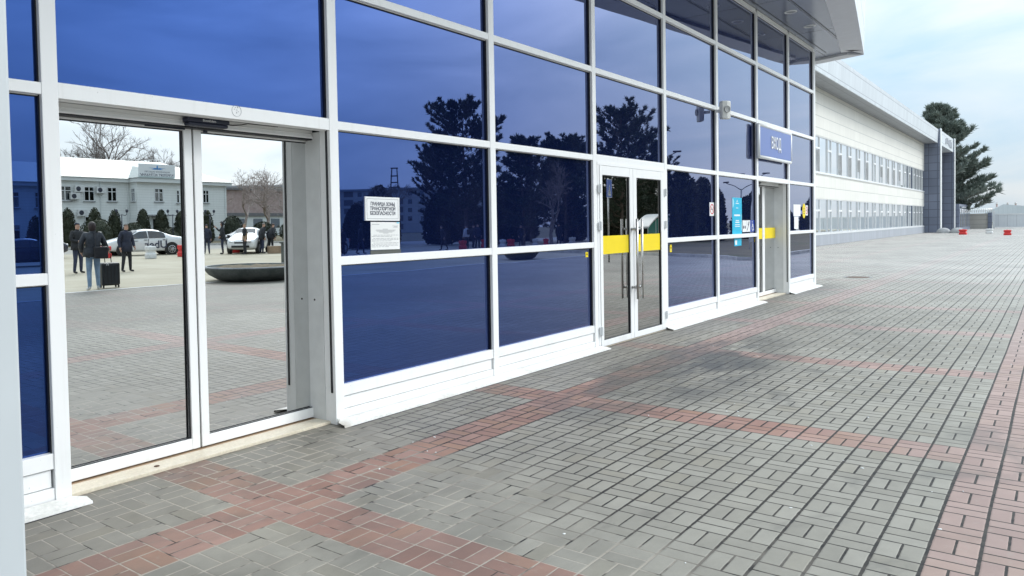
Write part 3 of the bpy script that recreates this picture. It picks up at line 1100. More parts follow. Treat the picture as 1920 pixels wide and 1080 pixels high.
for k in range(len(ed)):
    e = Vector(ed[k])
    o2 = inset(k, -0.05)
    va.append(bm.verts.new((e.x, e.y, SZ - 0.056)))
    vb.append(bm.verts.new((o2.x, o2.y, SZ + 1.25)))
    i2 = inset(k, 0.4)
    vc.append(bm.verts.new((i2.x, i2.y, SZ + 1.25)))
for k in range(len(ed) - 1):
    bm.faces.new((va[k], va[k + 1], vb[k + 1], vb[k]))
    bm.faces.new((vb[k], vb[k + 1], vc[k + 1], vc[k]))
obj('fascia', bm, M['fascia'], CAN)
# straight shadow joints in the soffit
bm = new_bm()
box(bm, -20, 16.2, -0.665, -0.650, SZ - 0.004, SZ + 0.01)
box(bm, -20, 16.9, -0.115, -0.100, SZ - 0.004, SZ + 0.01)
obj('soffit_joint', bm, M['gasket'], CAN)
for k in range(16):
    x = 13.96 - 1.40 * k
    bm = new_bm()
    lathe(bm, [(0.085, SZ - 0.003), (0.088, SZ - 0.012), (0.112, SZ - 0.010), (0.116, SZ - 0.001)], 24, (x, -0.44, 0))
    dl = obj('downlight', bm, M['alu'], CAN, True)
    bm = new_bm()
    lathe(bm, [(0, SZ - 0.004), (0.085, SZ - 0.003)], 24, (x, -0.44, 0))
    obj('lens', bm, M['greyink'], dl)
# column of the canopy at the left edge of the picture
bm = new_bm()
box(bm, -2.19, -1.665, -1.235, -0.71, 0.0, SZ)
obj('column', bm, M['column'], TB, bevel=0.012)

# ------------------------------------------------------------------ things fixed to the facade
def plate(name, label, cat, x0, x1, z0, z1, mat, yb=0.0495, t=0.006, mapdepth=True, group=None, rot=0.0):
    """a thin rigid plate; corners measured on y=0, moved to the glass depth"""
    if mapdepth:
        (x0, z0), (x1, z1) = fz(x0, z0, yb - t), fz(x1, z1, yb - t)
    cx_, cz_ = (x0 + x1) / 2, (z0 + z1) / 2
    root = thing(name, label, cat, (cx_, yb - t, cz_), group=group)
    bm = new_bm()
    box(bm, -(x1 - x0) / 2, (x1 - x0) / 2, 0, t, -(z1 - z0) / 2, (z1 - z0) / 2)
    obj('board', bm, mat, root, bevel=min(0.001, t / 4))
    if rot:
        root.rotation_euler = (0, rot, 0)
    return root, (x1 - x0), (z1 - z0)


def flat(root, name, quads, mat, d=0.0008):
    bm = new_bm()
    for x0, x1, z0, z1 in quads:
        box(bm, x0, x1, -d, 0.0, z0, z1)
    return obj(name, bm, mat, root)


def frame_quads(x0, x1, z0, z1, t):
    return [(x0, x1, z0, z0 + t), (x0, x1, z1 - t, z1), (x0, x0 + t, z0 + t, z1 - t), (x1 - t, x1, z0 + t, z1 - t)]


def T(x, y, z, rot=0.0):
    return Matrix.Translation((x, y, z)) @ FACE_S


# boundary notice and the typed sheet below it
n1, W1, H1 = plate('notice_board', 'white plastic notice with large dark Cyrillic capitals on three lines, on the blue glass', 'notice', 1.515, 1.93, 1.605, 1.803, M['signwhite'], t=0.014, rot=R(0.6))
flat(n1, 'border_line', frame_quads(-W1 / 2 + 0.018, W1 / 2 - 0.018, -H1 / 2 + 0.016, H1 / 2 - 0.016, 0.0026), M['greyink'])
for k, s in enumerate(('ГРАНИЦА ЗОНЫ', 'ТРАНСПОРТНОЙ', 'БЕЗОПАСНОСТИ')):
    text_mesh('lettering', s, 0.041, M['ink'], n1, T(0, -0.0009, 0.039 - 0.039 * k), 0.0004, xscale=0.90, bold=0.0011)
n2, W2, H2 = plate('notice_sheet', 'white typed paper sheet in a plastic sleeve below the white notice on the blue glass', 'notice', 1.572, 1.925, 1.362, 1.594, M['paper'], t=0.004, rot=R(0.8))
q = [(-0.165, -0.075, 0.095, 0.0985), (0.085, 0.155, 0.083, 0.0855), (0.105, 0.15, 0.077, 0.0795), (0.095, 0.15, 0.071, 0.0735)]
for k, (a, b) in enumerate(((-0.035, 0.03), (-0.12, 0.125), (-0.11, 0.11), (-0.08, 0.085), (-0.03, 0.035))):
    q.append((a, b, 0.055 - 0.0085 * k, 0.0585 - 0.0085 * k))
for k in range(9):
    x = -0.15 if k in (0, 2, 5) else -0.168
    z = 0.004 - 0.0108 * k - (0.006 if k > 1 else 0) - (0.006 if k > 4 else 0)
    end = 0.16 if k not in (1, 4, 8) else random.uniform(-0.06, 0.10)
    while x < end:
        l = random.uniform(0.018, 0.05)
        q.append((x, min(x + l, end), z, z + 0.0034))
        x += l + 0.008
flat(n2, 'print', q, M['greyink'], 0.0005)
flat(n2, 'tape', [(0.14, 0.172, 0.105, 0.118)], M['lightcyan'], 0.0009)
# the clear sleeve hanging behind it
bm = new_bm()
(xa_, za_), (xb_, zb_) = fz(1.562, 1.325, 0.048), fz(1.935, 1.36, 0.048)
box(bm, xa_, xb_, 0.0465, 0.0495, za_, zb_)
tag(obj('plastic_sleeve', bm, M['darkglass']), 'empty lower edge of a clear plastic sleeve hanging under the typed paper sheet', 'sleeve')

# small yellow stickers beside the doors
for (x, z, s, lab, tall) in ((5.255, 1.180, 0.062, 'small square yellow sticker on the blue glass left of the double door', 1.0),
                       (7.80, 1.170, 0.075, 'yellow sticker with a pictogram on the blue glass right of the double door', 1.45),
                       (11.765, 1.195, 0.075, 'small yellow sticker low on the blue glass left of the far sliding door', 1.0)):
    r_, a, h = plate('sticker', lab, 'sticker', x - s / 2, x + s / 2, z - s * tall / 2, z + s * tall / 2, M['yellow'], t=0.0015)
    bm = new_bm()
    lathe(bm, [(0, 0), (a * 0.2, 0), (a * 0.2, 0.0006)], 14)
    bmesh.ops.rotate(bm, cent=(0, 0, 0), matrix=Matrix.Rotation(PI / 2, 3, 'X'), verts=bm.verts)
    bmesh.ops.translate(bm, vec=(a * 0.05, 0, h * 0.05), verts=bm.verts)
    obj('pictogram', bm, M['ink'], r_)
    if tall > 1:
        flat(r_, 'print', [(-a * 0.3, a * 0.3, -h * 0.32, -h * 0.26), (-a * 0.22, a * 0.22, -h * 0.2, -h * 0.15)], M['greyink'], 0.0006)


def no_smoking(root, a, h):
    bm = new_bm()
    ring(bm, 0, 0, a * 0.33, a * 0.42, -0.001, 0, 28)
    c = a * 0.36
    prism(bm, [(-c * 0.75, c * 0.65), (-c * 0.65, c * 0.75), (c * 0.75, -c * 0.65), (c * 0.65, -c * 0.75)], lambda u, v, d: (u, -d, v), 0.0012)
    bmesh.ops.scale(bm, vec=(1, 1, h / a * 0.92), verts=bm.verts)
    obj('ban_ring', bm, M['redink'], root)
    flat(root, 'cigarette', [(-a * 0.24, a * 0.16, -h * 0.03, h * 0.02), (a * 0.18, a * 0.24, -h * 0.03, h * 0.02), (a * 0.2, a * 0.23, h * 0.05, h * 0.16)], M['ink'], 0.0006)


r_, a, h = plate('no_smoking_sign', 'white no smoking sign with a red ring on the glass between the two doors', 'sign', 9.40, 9.615, 1.645, 1.865, M['signwhite'], t=0.002)
no_smoking(r_, a, h)
r_, a, h = plate('no_smoking_sign', 'small white no smoking sign at the right end, beside a yellow oval', 'sign', 15.40, 15.60, 1.655, 1.88, M['signwhite'], t=0.002)
no_smoking(r_, a, h)

# tall cyan poster
ps, a, h = plate('poster', 'tall bright cyan poster with white lettering on the blue glass above a white transom', 'poster', 10.50, 11.01, 1.325, 1.965, M['cyan'], t=0.0025)
flat(ps, 'lettering', [(-0.16, 0.16, -0.005, 0.025), (-0.07, 0.09, 0.215, 0.23), (-0.06, 0.06, 0.135, 0.145), (-0.10, 0.12, -0.125, -0.105), (-0.08, 0.10, -0.09, -0.075),
                       (-0.12, 0.14, -0.165, -0.152), (-0.12, 0.14, -0.195, -0.183)], M['signwhite'])
bm = new_bm()
prism(bm, [(0.02, 0.245), (0.06, 0.295), (0.075, 0.245), (0.055, 0.252)], lambda u, v, d: (u - 0.05, -d, v), 0.0009)
obj('emblem', bm, M['signwhite'], ps)
bm = new_bm()
for side, pts in ((-1, [(-0.25, 0.31), (-0.20, 0.305), (-0.165, 0.26), (-0.16, 0.21), (-0.195, 0.165), (-0.25, 0.14)]),
                  (1, [(0.25, 0.06), (0.23, 0.0), (0.235, -0.09), (0.195, -0.17), (0.195, -0.22), (0.25, -0.28)])):
    prism(bm, pts, lambda u, v, d: (u, -d, v), 0.0009)
obj('wave_print', bm, M['lightcyan'], ps)
p2, a, h = plate('poster', 'short cyan strip of a poster on the blue glass just below the white transom', 'poster', 10.60, 10.98, 1.115, 1.255, M['cyan'], t=0.0025)
flat(p2, 'small_label', [(-0.16, -0.05, -0.05, 0.03)], M['signwhite'])
# three access pictograms beside the poster
for k, (x0, x1, lab) in enumerate(((11.045, 11.255, 'white square access sign with two dark dots next to the cyan poster'),
                                   (11.265, 11.475, 'white square access sign with a slanting dark stroke, beside the cyan poster'),
                                   (11.485, 11.735, 'dark blue wheelchair sign with a white figure beside the far sliding door'))):
    r_, a, h = plate('access_sign', lab, 'sign', x0, x1, 1.355, 1.565, M['deepblue'] if k == 2 else M['signwhite'], t=0.002, group='access signs beside the poster')
    if k == 0:
        bm = new_bm()
        for s in (-0.05, 0.04):
            ring(bm, s, -0.02, 0.001, 0.03, -0.001, 0, 16)
        obj('dots', bm, M['ink'], r_)
    elif k == 1:
        bm = new_bm()
        prism(bm, [(-0.08, -0.08), (-0.055, -0.085), (0.08, 0.085), (0.05, 0.08)], lambda u, v, d: (u, -d, v), 0.001)
        prism(bm, [(-0.03, 0.02), (0.0, 0.09), (0.015, 0.085), (-0.005, 0.0)], lambda u, v, d: (u, -d, v), 0.001)
        obj('stroke', bm, M['ink'], r_)
    else:
        bm = new_bm()
        ring(bm, 0.01, -0.035, 0.04, 0.055, -0.001, 0, 24)
        ring(bm, -0.015, 0.078, 0.0005, 0.016, -0.001, 0, 14)
        for qd in ((-0.024, -0.008, -0.01, 0.058), (-0.02, 0.045, 0.018, 0.032), (-0.02, 0.05, -0.02, -0.006), (0.04, 0.054, -0.07, -0.008), (0.05, 0.085, -0.078, -0.065)):
            box(bm, qd[0], qd[1], -0.001, 0, qd[2], qd[3])
        obj('wheelchair_figure', bm, M['signwhite'], r_)
# right hand pane notices
plate('notice_sheet', 'narrow white sheet stuck on the last pane of glass at the far right', 'notice', 14.42, 14.98, 1.64, 1.89, M['paper'], t=0.0018)
plate('notice_strip', 'long thin white strip of paper hanging below a white sheet on the last pane', 'notice', 14.47, 14.80, 1.365, 1.63, M['paper'], t=0.0016)
r_, a, h = plate('sticker', 'small blue sticker between a white sheet and a yellow oval on the last pane', 'sticker', 14.92, 15.14, 1.68, 1.77, M['deepblue'], t=0.0014)
flat(r_, 'print', [(-0.06, 0.06, 0.0, 0.012), (-0.04, 0.05, -0.025, -0.015)], M['signwhite'], 0.0005)
(xo, zo) = fz(15.27, 1.755, 0.048)
ov = thing('oval_sticker', 'yellow oval sticker with dark print on the last pane of glass', 'sticker', (xo, 0.0485, zo))
bm = new_bm()
prism(bm, [(0.13 * math.cos(2 * PI * k / 30), 0.165 * math.sin(2 * PI * k / 30)) for k in range(30)], lambda u, v, d: (u, -d, v), 0.0016)
obj('disc', bm, M['yellow'], ov)
bm = new_bm()
for z in (0.06, 0.02, -0.02, -0.06):
    box(bm, -0.06, 0.06, -0.0024, -0.0016, z - 0.006, z + 0.006)
obj('print', bm, M['ink'], ov)

# entrance sign
(x0, z0), (x1, z1) = (12.05, 2.765), (14.30, 3.385)
D_ = -0.075
(x0, z0), (x1, z1) = fz(12.10, 2.775, D_), fz(14.31, 3.375, D_)
sg = thing('entrance_sign', 'blue entrance sign with white Cyrillic letters in a silver frame over the far sliding door', 'sign', ((x0 + x1) / 2, D_, (z0 + z1) / 2))
w2, h2 = (x1 - x0) / 2, (z1 - z0) / 2
bm = new_bm()
box(bm, -w2 + 0.02, w2 - 0.02, 0.02, 0.074, -h2 + 0.02, h2 - 0.02)
obj('housing', bm, M['darkmetal'], sg)
bm = new_bm()
for a_, b_ in (((-w2, -h2), (w2, -h2)), ((w2, -h2), (w2, h2)), ((w2, h2), (-w2, h2)), ((-w2, h2), (-w2, -h2))):
    tube(bm, (a_[0], 0.03, a_[1]), (b_[0], 0.03, b_[1]), 0.034, 0.034, 16)
obj('frame', bm, M['alu'], sg, True)
bm = new_bm()
box(bm, -w2 + 0.03, w2 - 0.03, 0.006, 0.03, -h2 + 0.03, h2 - 0.03)
obj('face', bm, M['signblue'], sg)
text_mesh('lettering', 'ВХОД', 0.32, M['signwhite'], sg, T(-0.03, 0.0, 0.0), 0.004, xscale=0.72, bold=0.004)

# loudspeaker at a crossing of the frames
sp = thing('loudspeaker', 'small ivory wall loudspeaker on a bracket at a crossing of the white frames', 'loudspeaker', (9.72, 0.0, 3.37))
sp.scale = (0.74, 0.74, 0.80)
bm = new_bm()
box(bm, -0.02, 0.02, -0.14, 0.0, -0.03, 0.03)
tube(bm, (0, -0.10, 0), (0, -0.16, 0), 0.035, 0.035, 12)
obj('bracket', bm, M['alu'], sp)
bm = new_bm()
sec = [(-0.11, -0.16), (0.11, -0.16), (0.125, -0.185), (0.105, -0.27), (0.0, -0.298), (-0.105, -0.27), (-0.125, -0.185)]
lay = []
for z, k in ((-0.185, 0.80), (-0.165, 0.96), (0.12, 1.02), (0.165, 0.98), (0.185, 0.84)):
    lay.append([bm.verts.new((x * k, -0.22 + (y + 0.22) * k, z)) for x, y in sec])
for A, B in zip(lay[:-1], lay[1:]):
    for q in range(7):
        bm.faces.new((A[q], A[(q + 1) % 7], B[(q + 1) % 7], B[q]))
bm.faces.new(lay[0][::-1])
bm.faces.new(lay[-1])
bmesh.ops.rotate(bm, cent=(0, -0.2, 0), matrix=Matrix.Rotation(R(-38), 3, 'Z'), verts=bm.verts)
cab = obj('cabinet', bm, M['speaker'], sp, bevel=0.012)
bm = new_bm()
lathe(bm, [(0, 0.0), (0.045, 0.004), (0.062, 0.012), (0.070, 0.016), (0.072, 0.0)], 24)
bmesh.ops.rotate(bm, cent=(0, 0, 0), matrix=Matrix.Rotation(PI / 2, 3, 'X'), verts=bm.verts)
bmesh.ops.translate(bm, vec=(0, -0.296, 0.01), verts=bm.verts)
bmesh.ops.rotate(bm, cent=(0, -0.2, 0), matrix=Matrix.Rotation(R(-38), 3, 'Z'), verts=bm.verts)
obj('cone', bm, M['speakergrille'], cab, True)
bm = new_bm()
ring(bm, 0, -0.10, 0.0005, 0.02, -0.285, -0.26, 14)
bmesh.ops.rotate(bm, cent=(0, -0.2, 0), matrix=Matrix.Rotation(R(-68), 3, 'Z'), verts=bm.verts)
obj('knob', bm, M['black'], cab)

# ------------------------------------------------------------------ far wing of the terminal
WG = thing('terminal_wing', 'long cream two storey wing with window bands and a deep grey eaves', 'building', (0, 6.8, 0))
def wobj(name, bm, mat, parent=None, **k):
    return obj(name, bm, mat, parent or WG, **k)
XE = 92.45
X0W = 15.0
ZR = [0.0, 0.75, 2.85, 4.42, 6.62, 9.45]
bm = new_bm(); box(bm, X0W, XE, -0.03, 0.4, -0.1, ZR[1]); wobj('plinth', bm, M['plinth'])
bm = new_bm(); box(bm, X0W, XE, 0.0, 0.4, ZR[2], ZR[3]); wobj('spandrel', bm, M['cladding'])
bm = new_bm(); box(bm, X0W, XE, 0.0, 0.4, ZR[4], ZR[5]); wobj('upper_wall', bm, M['cladding'])
bm = new_bm(); box(bm, X0W, XE, 0.42, 20, 0, ZR[5]); wobj('core', bm, M['aptdark'])
bm = new_bm()
box(bm, X0W, XE - 0.06, -1.15, 0.6, 9.46, 9.52)
ev = wobj('eaves', bm, M['wing_soffit'])
bm = new_bm()
prism(bm, [(-1.15, 9.45), (-1.22, 9.45), (-1.30, 10.85), (-1.1, 10.85), (-1.1, 9.53)], lambda u, v, d: (X0W + d, u, v), XE - 0.06 - X0W)
wobj('fascia', bm, M['wing_fascia'], ev)
bm = new_bm(); box(bm, X0W, XE, -1.0, 20, 10.6, 10.82); wobj('roof', bm, M['plinth'])
for zlo, zhi, up in ((ZR[1], ZR[2], 0), (ZR[3], ZR[4], 1)):
    bm = new_bm()
    box(bm, X0W, XE, -0.05, 0.2, zlo - 0.09, zlo)
    wobj('sill', bm, M['alu'])
    x = 31.0
    k = 0
    while x < XE - 1.2:
        dark = x > 82.5
        pitch = 3.0 if not dark else 1.92
        wn_ = 1.05 if not dark else 0.7
        x1 = min(x + pitch, XE - 0.02)
        fr = new_bm()
        t = 0.055
        box(fr, x, x1, 0.02, 0.12, zhi - t, zhi)
        box(fr, x, x1, 0.02, 0.12, zlo, zlo + t)
        for xx in (x, x + wn_ , x1 - 0.02):
            box(fr, xx, xx + 0.07, 0.02, 0.12, zlo + t, zhi - t)
        ztr = zlo + (zhi - zlo) * 0.66
        box(fr, x + 0.07, x + wn_, 0.02, 0.12, ztr - 0.06, ztr + 0.06)
        wf = wobj('window', fr, M['alu'])
        pn = new_bm()
        box(pn, x + 0.07, x1, 0.075, 0.085, zlo + t, zhi - t)
        gm = M['winglass'] if not dark else M['darkglass']
        g = wobj('pane', pn, gm, wf)
        if up and not dark and k % 5 != 1:
            bl = new_bm()
            zt = ztr - 0.06
            zb = zlo + t + (0.0 if k % 3 else 0.5)
            n = int((zt - zb) / 0.045)
            for q_ in range(n):
                z = zb + 0.045 * q_
                box(bl, x + 0.10, x + wn_ - 0.02, 0.05, 0.072, z, z + 0.024)
            wobj('blind', bl, M['concrete_lt'], wf)
        x = x1
        k += 1
# corner portal of two slate fins with a glazed strip
for x0, x1, nm in ((XE - 0.1, XE + 0.75, 'portal_fin'), (106.0, 106.8, 'portal_fin')):
    bm = new_bm()
    box(bm, x0, x1, -1.42, 3.0, 0, 10.95)
    o = wobj(nm, bm, M['fin'])
    bm = new_bm()
    box(bm, x0 - 0.02, x1 + 0.02, -1.50, -1.425, 0, 10.98)
    wobj('fin_edge', bm, M['alu'], o)
bm = new_bm()
box(bm, XE + 0.76, 105.99, -1.35, 0.6, 9.35, 10.90)
bmn = wobj('portal_beam', bm, M['wing_fascia'])
bm = new_bm()
for k in range(7):
    x = 98.0 + k * 0.95
    box(bm, x, x + 0.55, -1.40, -1.352, 9.75 + 0.15 * math.sin(k), 10.45 - 0.1 * math.cos(2 * k))
wobj('weathered_emblem', bm, M['plinth'], bmn)
bm = new_bm()
box(bm, XE + 0.76, 105.99, 0.2, 0.4, 0, 9.35)
gw = wobj('portal_glazing', bm, M['cardark'])
bm = new_bm()
for k in range(9):
    box(bm, XE + 0.76, 105.99, 0.12, 0.19, 0.05 + k * 1.12, 0.17 + k * 1.12)
for k in range(8):
    box(bm, XE + 0.77 + k * 1.85, XE + 0.87 + k * 1.85, 0.10, 0.119, 0.0, 9.35)
wobj('glazing_bars', bm, M['alu'], gw)
# the lower range behind the portal
bm = new_bm(); box(bm, 107.2, 121.5, -1.85, 8, 0, 3.2); lw_ = wobj('low_range', bm, M['fin'])
bm = new_bm()
for k in range(7):
    box(bm, 107.5 + 2.0 * k, 108.7 + 2.0 * k, -1.92, -1.852, 0.4, 2.9)
wobj('low_windows', bm, M['winglass'], lw_)

# ------------------------------------------------------------------ far end: walls, gate, hangar, barriers
wl_ = thing('boundary_wall', 'beige panelled boundary wall with a coil of barbed wire beside the tree', 'wall', (123.5, 4.6, 0))
bm = new_bm(); box(bm, -0.15, 0.15, -1.5, 0.9, 0, 2.05); obj('panels', bm, M['gatebeige'], wl_)
bm = new_bm()
for y in (-1.85, 1.0):
    box(bm, -0.3, 0.3, y - 0.1, y + (0.35 if y < 0 else 0.1), 0, 2.15)
obj('pillar', bm, M['fin'], wl_)
bm = new_bm()
pts = [(0.28 * math.cos(k * 0.9), -2.0 + 3.2 * k / 110, 2.45 + 0.30 * math.sin(k * 0.9)) for k in range(111)]
path(bm, pts, 0.022, 4)
obj('barbed_wire', bm, M['steel'], wl_)
gt = thing('sliding_gate', 'long white sheet metal gate across the far end of the forecourt', 'gate', (124.2, -4.0, 0))
bm = new_bm(); box(bm, -0.06, 0.06, -14, 6.35, 0.12, 1.95); obj('gate_sheet', bm, M['gatewhite'], gt)
bm = new_bm()
box(bm, -0.10, -0.061, -14, 6.35, 1.80, 1.98)
box(bm, -0.10, -0.061, -14, 6.35, 0.10, 0.26)
obj('gate_rail', bm, M['alu'], gt)
bm = new_bm(); box(bm, -0.1, 0.1, 6.36, 6.62, 0, 2.35); obj('gate_post', bm, M['alu'], gt)
hg = thing('hangar', 'distant pale hangar with a low pitched sheet roof behind the white gate', 'building', (300, 9.0, -2.0))
bm = new_bm(); box(bm, 0, 60, -21.5, 6.1, 0, 4.35); obj('wall', bm, M['gatewhite'], hg)
bm = new_bm()
prism(bm, [(-22, 4.6), (0.5, 7.6), (6.4, 4.3), (6.4, 3.9), (-22, 3.9)], lambda u, v, d: (-0.6 + d, u, v), 62)
obj('roof', bm, M['hangarroof'], hg)
for k, y in enumerate((17.5, 13.6, 10.7)):
    ch = thing('chimney', ('thin banded chimney far behind the hangar, nearest the tree', 'thin banded chimney far behind the hangar, middle of three', 'thin banded chimney far behind the hangar, rightmost of three')[k], 'chimney', (420, y, -3), group='chimneys behind the hangar')
    bm = new_bm()
    tube(bm, (0, 0, 0), (0, 0, 11.0), 0.40, 0.34, 12)
    obj('stack', bm, M['brickwall'], ch, True)
    bm = new_bm()
    for z in (8.4, 10.2):
        tube(bm, (0, 0, z), (0, 0, z + 0.6), 0.42, 0.41, 12)
    obj('white_band', bm, M['whiteplastic'], ch, True)


def barrier(bm):
    """water filled plastic barrier block with a waist, 0.66 wide, 0.56 tall"""
    prof = [(0.33, 0.0), (0.34, 0.10), (0.335, 0.20), (0.27, 0.25), (0.27, 0.33), (0.335, 0.38), (0.335, 0.50), (0.31, 0.55), (0, 0.56)]
    prev = None
    for r, z in prof:
        s = 0.72
        ringv = [bm.verts.new((x * r, y * r * s, z)) for x, y in ((-1, -0.8), (-0.8, -1), (0.8, -1), (1, -0.8), (1, 0.8), (0.8, 1), (-0.8, 1), (-1, 0.8))] if r else None
        if prev is None:
            bm.faces.new(ringv[::-1])
        elif ringv is None:
            bm.faces.new(prev)
        else:
            for k in range(8):
                bm.faces.new((prev[k], prev[(k + 1) % 8], ringv[(k + 1) % 8], ringv[k]))
        if ringv:
            prev = ringv


def make_barrier(loc, mat, label, group, s=1.0, rz=0.0):
    t = thing('plastic_barrier', label, 'barrier', loc, rz, group)
    bm = new_bm()
    barrier(bm)
    obj('block', bm, M[mat], t, bevel=0.02)
    bm = new_bm()
    lathe(bm, [(0, 0.585), (0.07, 0.58), (0.08, 0.555)], 14)
    obj('filler_cap', bm, M[mat], t, True)
    t.scale = (s, s, s)
    return t


FARG = 'barriers at the far end of the forecourt'
make_barrier((80.0, 2.35, 0), 'redplastic', 'red plastic barrier block at the foot of the slate portal', FARG, 0.86, 1.4)
make_barrier((84.3, 0.66, 0), 'whiteplastic', 'white plastic barrier block standing between two red ones far ahead', FARG, 0.82, 1.5)
make_barrier((76.0, -1.06, 0), 'redplastic', 'red plastic barrier block alone in front of the white gate', FARG, 0.80, 1.6)
for (x, y, lab) in ((89.2, 4.75, 'grey concrete half sphere in front of the glazed strip of the portal'), (89.0, 3.55, 'grey concrete half sphere beside the red barrier by the portal')):
    bm = new_bm()
    lathe(bm, [(0.62, 0.0), (0.62, 0.08), (0.58, 0.26), (0.45, 0.42), (0.25, 0.52), (0, 0.55)], 24)
    tag(obj('concrete_hemisphere', bm, M['concrete_lt'], None, True, loc=(x, y, 0)), lab, 'bollard', 'concrete half spheres by the portal')


# ------------------------------------------------------------------ trees
def blades(bm, p, d, n, L, wd, spread, up=0.35):
    d = Vector(d).normalized()
    for _ in range(n):
        v = (d + Vector((random.gauss(0, spread), random.gauss(0, spread), random.gauss(0, spread) + up * random.random()))).normalized()
        s = v.cross(Vector((random.gauss(0, 1), random.gauss(0, 1), random.gauss(0, 1)))).normalized() * wd * random.uniform(0.6, 1.2)
        e = p + v * L * random.uniform(0.55, 1.15)
        m_ = p.lerp(e, 0.5)
        a = bm.verts.new(p)
        b = bm.verts.new(m_ + s)
        c = bm.verts.new(e)
        dd = bm.verts.new(m_ - s)
        bm.faces.new((a, b, c, dd))


def pine_mesh(H, rad, seed, shape='cone', clear=0.18, L=0.42, wd=0.045, dens=1.0):
    rs = random.getstate()
    random.seed(seed)
    tb, fb = new_bm(), new_bm()
    lean = Vector((random.uniform(-0.3, 0.3), random.uniform(-0.3, 0.3), 0))
    def axis(t):
        return Vector((lean.x * t * t + 0.06 * math.sin(5 * t), lean.y * t * t, H * 0.97 * t))
    for k in range(10):
        tube(tb, axis(k / 10), axis((k + 1) / 10), H * 0.0165 * (1 - 0.088 * k) , H * 0.0165 * (1 - 0.088 * (k + 1)), 9, cap=k in (0, 9))
    nw = int(H * 2.2)
    for k in range(nw):
        t = clear + (1 - clear) * (k / nw) ** 0.95
        q = (t - clear) / (1 - clear)
        if shape == 'cone':
            pr = (1 - q) ** 0.78 * random.uniform(0.85, 1.1) + 0.05
        else:
            pr = math.sqrt(max(0.02, 1 - (2 * q - 0.85) ** 2 / 1.5)) * random.uniform(0.8, 1.1) * (1 if q < 0.9 else 0.6)
        base = axis(t)
        for b in range(random.choice((4, 5, 5, 6))):
            az = random.uniform(0, 2 * PI)
            l = rad * pr * random.uniform(0.7, 1.08)
            rise = random.uniform(-0.05, 0.25) + 0.55 * q
            d = Vector((math.cos(az), math.sin(az), rise)).normalized()
            sidev = Vector((-math.sin(az), math.cos(az), 0))
            n = max(2, int(l / 0.42))
            pts = [base]
            for q_ in range(1, n + 1):
                f = q_ / n
                pts.append(base + d * l * f + Vector((0, 0, 0.22 * l * f * f - 0.06 * l * f)) + Vector((random.gauss(0, 0.02), random.gauss(0, 0.02), random.gauss(0, 0.02))) * l * 0.4)
            rr = 0.012 * H / 10 * (1.6 if l > rad * 0.5 else 1.0)
            for q_ in range(n):
                tube(tb, pts[q_], pts[q_ + 1], rr * (1 - 0.7 * q_ / n) + 0.004, rr * (1 - 0.7 * (q_ + 1) / n) + 0.003, 4, cap=False)
            for q_ in range(1, n + 1):
                f = q_ / n
                if f < 0.25 and l > 1.0:
                    continue
                for sg in (-1, 1):
                    if random.random() > 0.82 * min(1.0, dens):
                        continue
                    tw = (sidev * sg * random.uniform(0.5, 1.0) + d * random.uniform(0.3, 0.9) + Vector((0, 0, random.uniform(0.1, 0.6)))).normalized() * (random.uniform(0.12, 0.26) * l * (1.15 - f) + 0.18)
                    tip = pts[q_] + tw
                    tube(tb, pts[q_], tip, 0.012, 0.006, 3, cap=False)
                    td = tw.normalized() + Vector((0, 0, 0.35))
                    for g in (0.35, 0.7, 1.0):
                        blades(fb, pts[q_].lerp(tip, g), td, int(7 * dens) + 1, L, wd, 0.42)
            for g in (0.55, 0.8, 1.0):
                blades(fb, pts[-2].lerp(pts[-1], g), d + Vector((0, 0, 0.55)), int(9 * dens) + 2, L * 1.15, wd, 0.34)
    blades(fb, axis(1.0), (0, 0, 1), 26, L * 1.2, wd, 0.4)
    random.setstate(rs)
    return tb, fb


def pine(name, label, loc, H, rad, seed, shape='cone', mat='needle', rz=0.0, group=None, **k):
    t = thing(name, label, 'tree', loc, rz, group)
    tb, fb = pine_mesh(H, rad, seed, shape, **k)
    obj('trunk', tb, M['bark'], t, True)
    obj('crown', fb, M[mat], t)
    return t


pine('pine_tree', 'tall open green pine standing behind the slate portal and the beige wall', (118.0, 8.1, 0), 16.6, 6.5, 11, 'cone', clear=0.12, L=0.80, wd=0.060, dens=1.25)


def bare_tree(name, label, loc, H, seed, mat='twig', spread=0.55, depth=6, group=None, r0_=None, droop=0.0, lean=0.0):
    rs = random.getstate()
    random.seed(seed)
    bm = new_bm()
    def grow(p, d, l, r, n):
        e = p + d * l
        mid = p.lerp(e, 0.5) + Vector((random.gauss(0, 0.04), random.gauss(0, 0.04), 0)) * l
        tube(bm, p, mid, r, r * 0.85, 5 if n > 2 else 3, False)
        tube(bm, mid, e, r * 0.85, r * 0.68, 5 if n > 2 else 3, False)
        if n == 0:
            return
        for _ in range(random.choice((2, 3, 3)) if n > 1 else random.choice((3, 4, 5))):
            nd = (d + Vector((random.gauss(0, spread), random.gauss(0, spread), random.gauss(0.10 - droop * (6 - n) * 0.12, spread * 0.6)))).normalized()
            grow(p.lerp(e, random.uniform(0.55, 1.0)), nd, l * random.uniform(0.62, 0.86), max(r * 0.62, 0.011), n - 1)
    grow(Vector((0, 0, 0)), Vector((lean, 0, 1)).normalized(), H * 0.27, r0_ or H * 0.020, depth)
    t = thing(name, label, 'tree', loc, random.uniform(0, 6), group)
    random.setstate(rs)
    obj('branches', bm, M[mat], t)
    return t


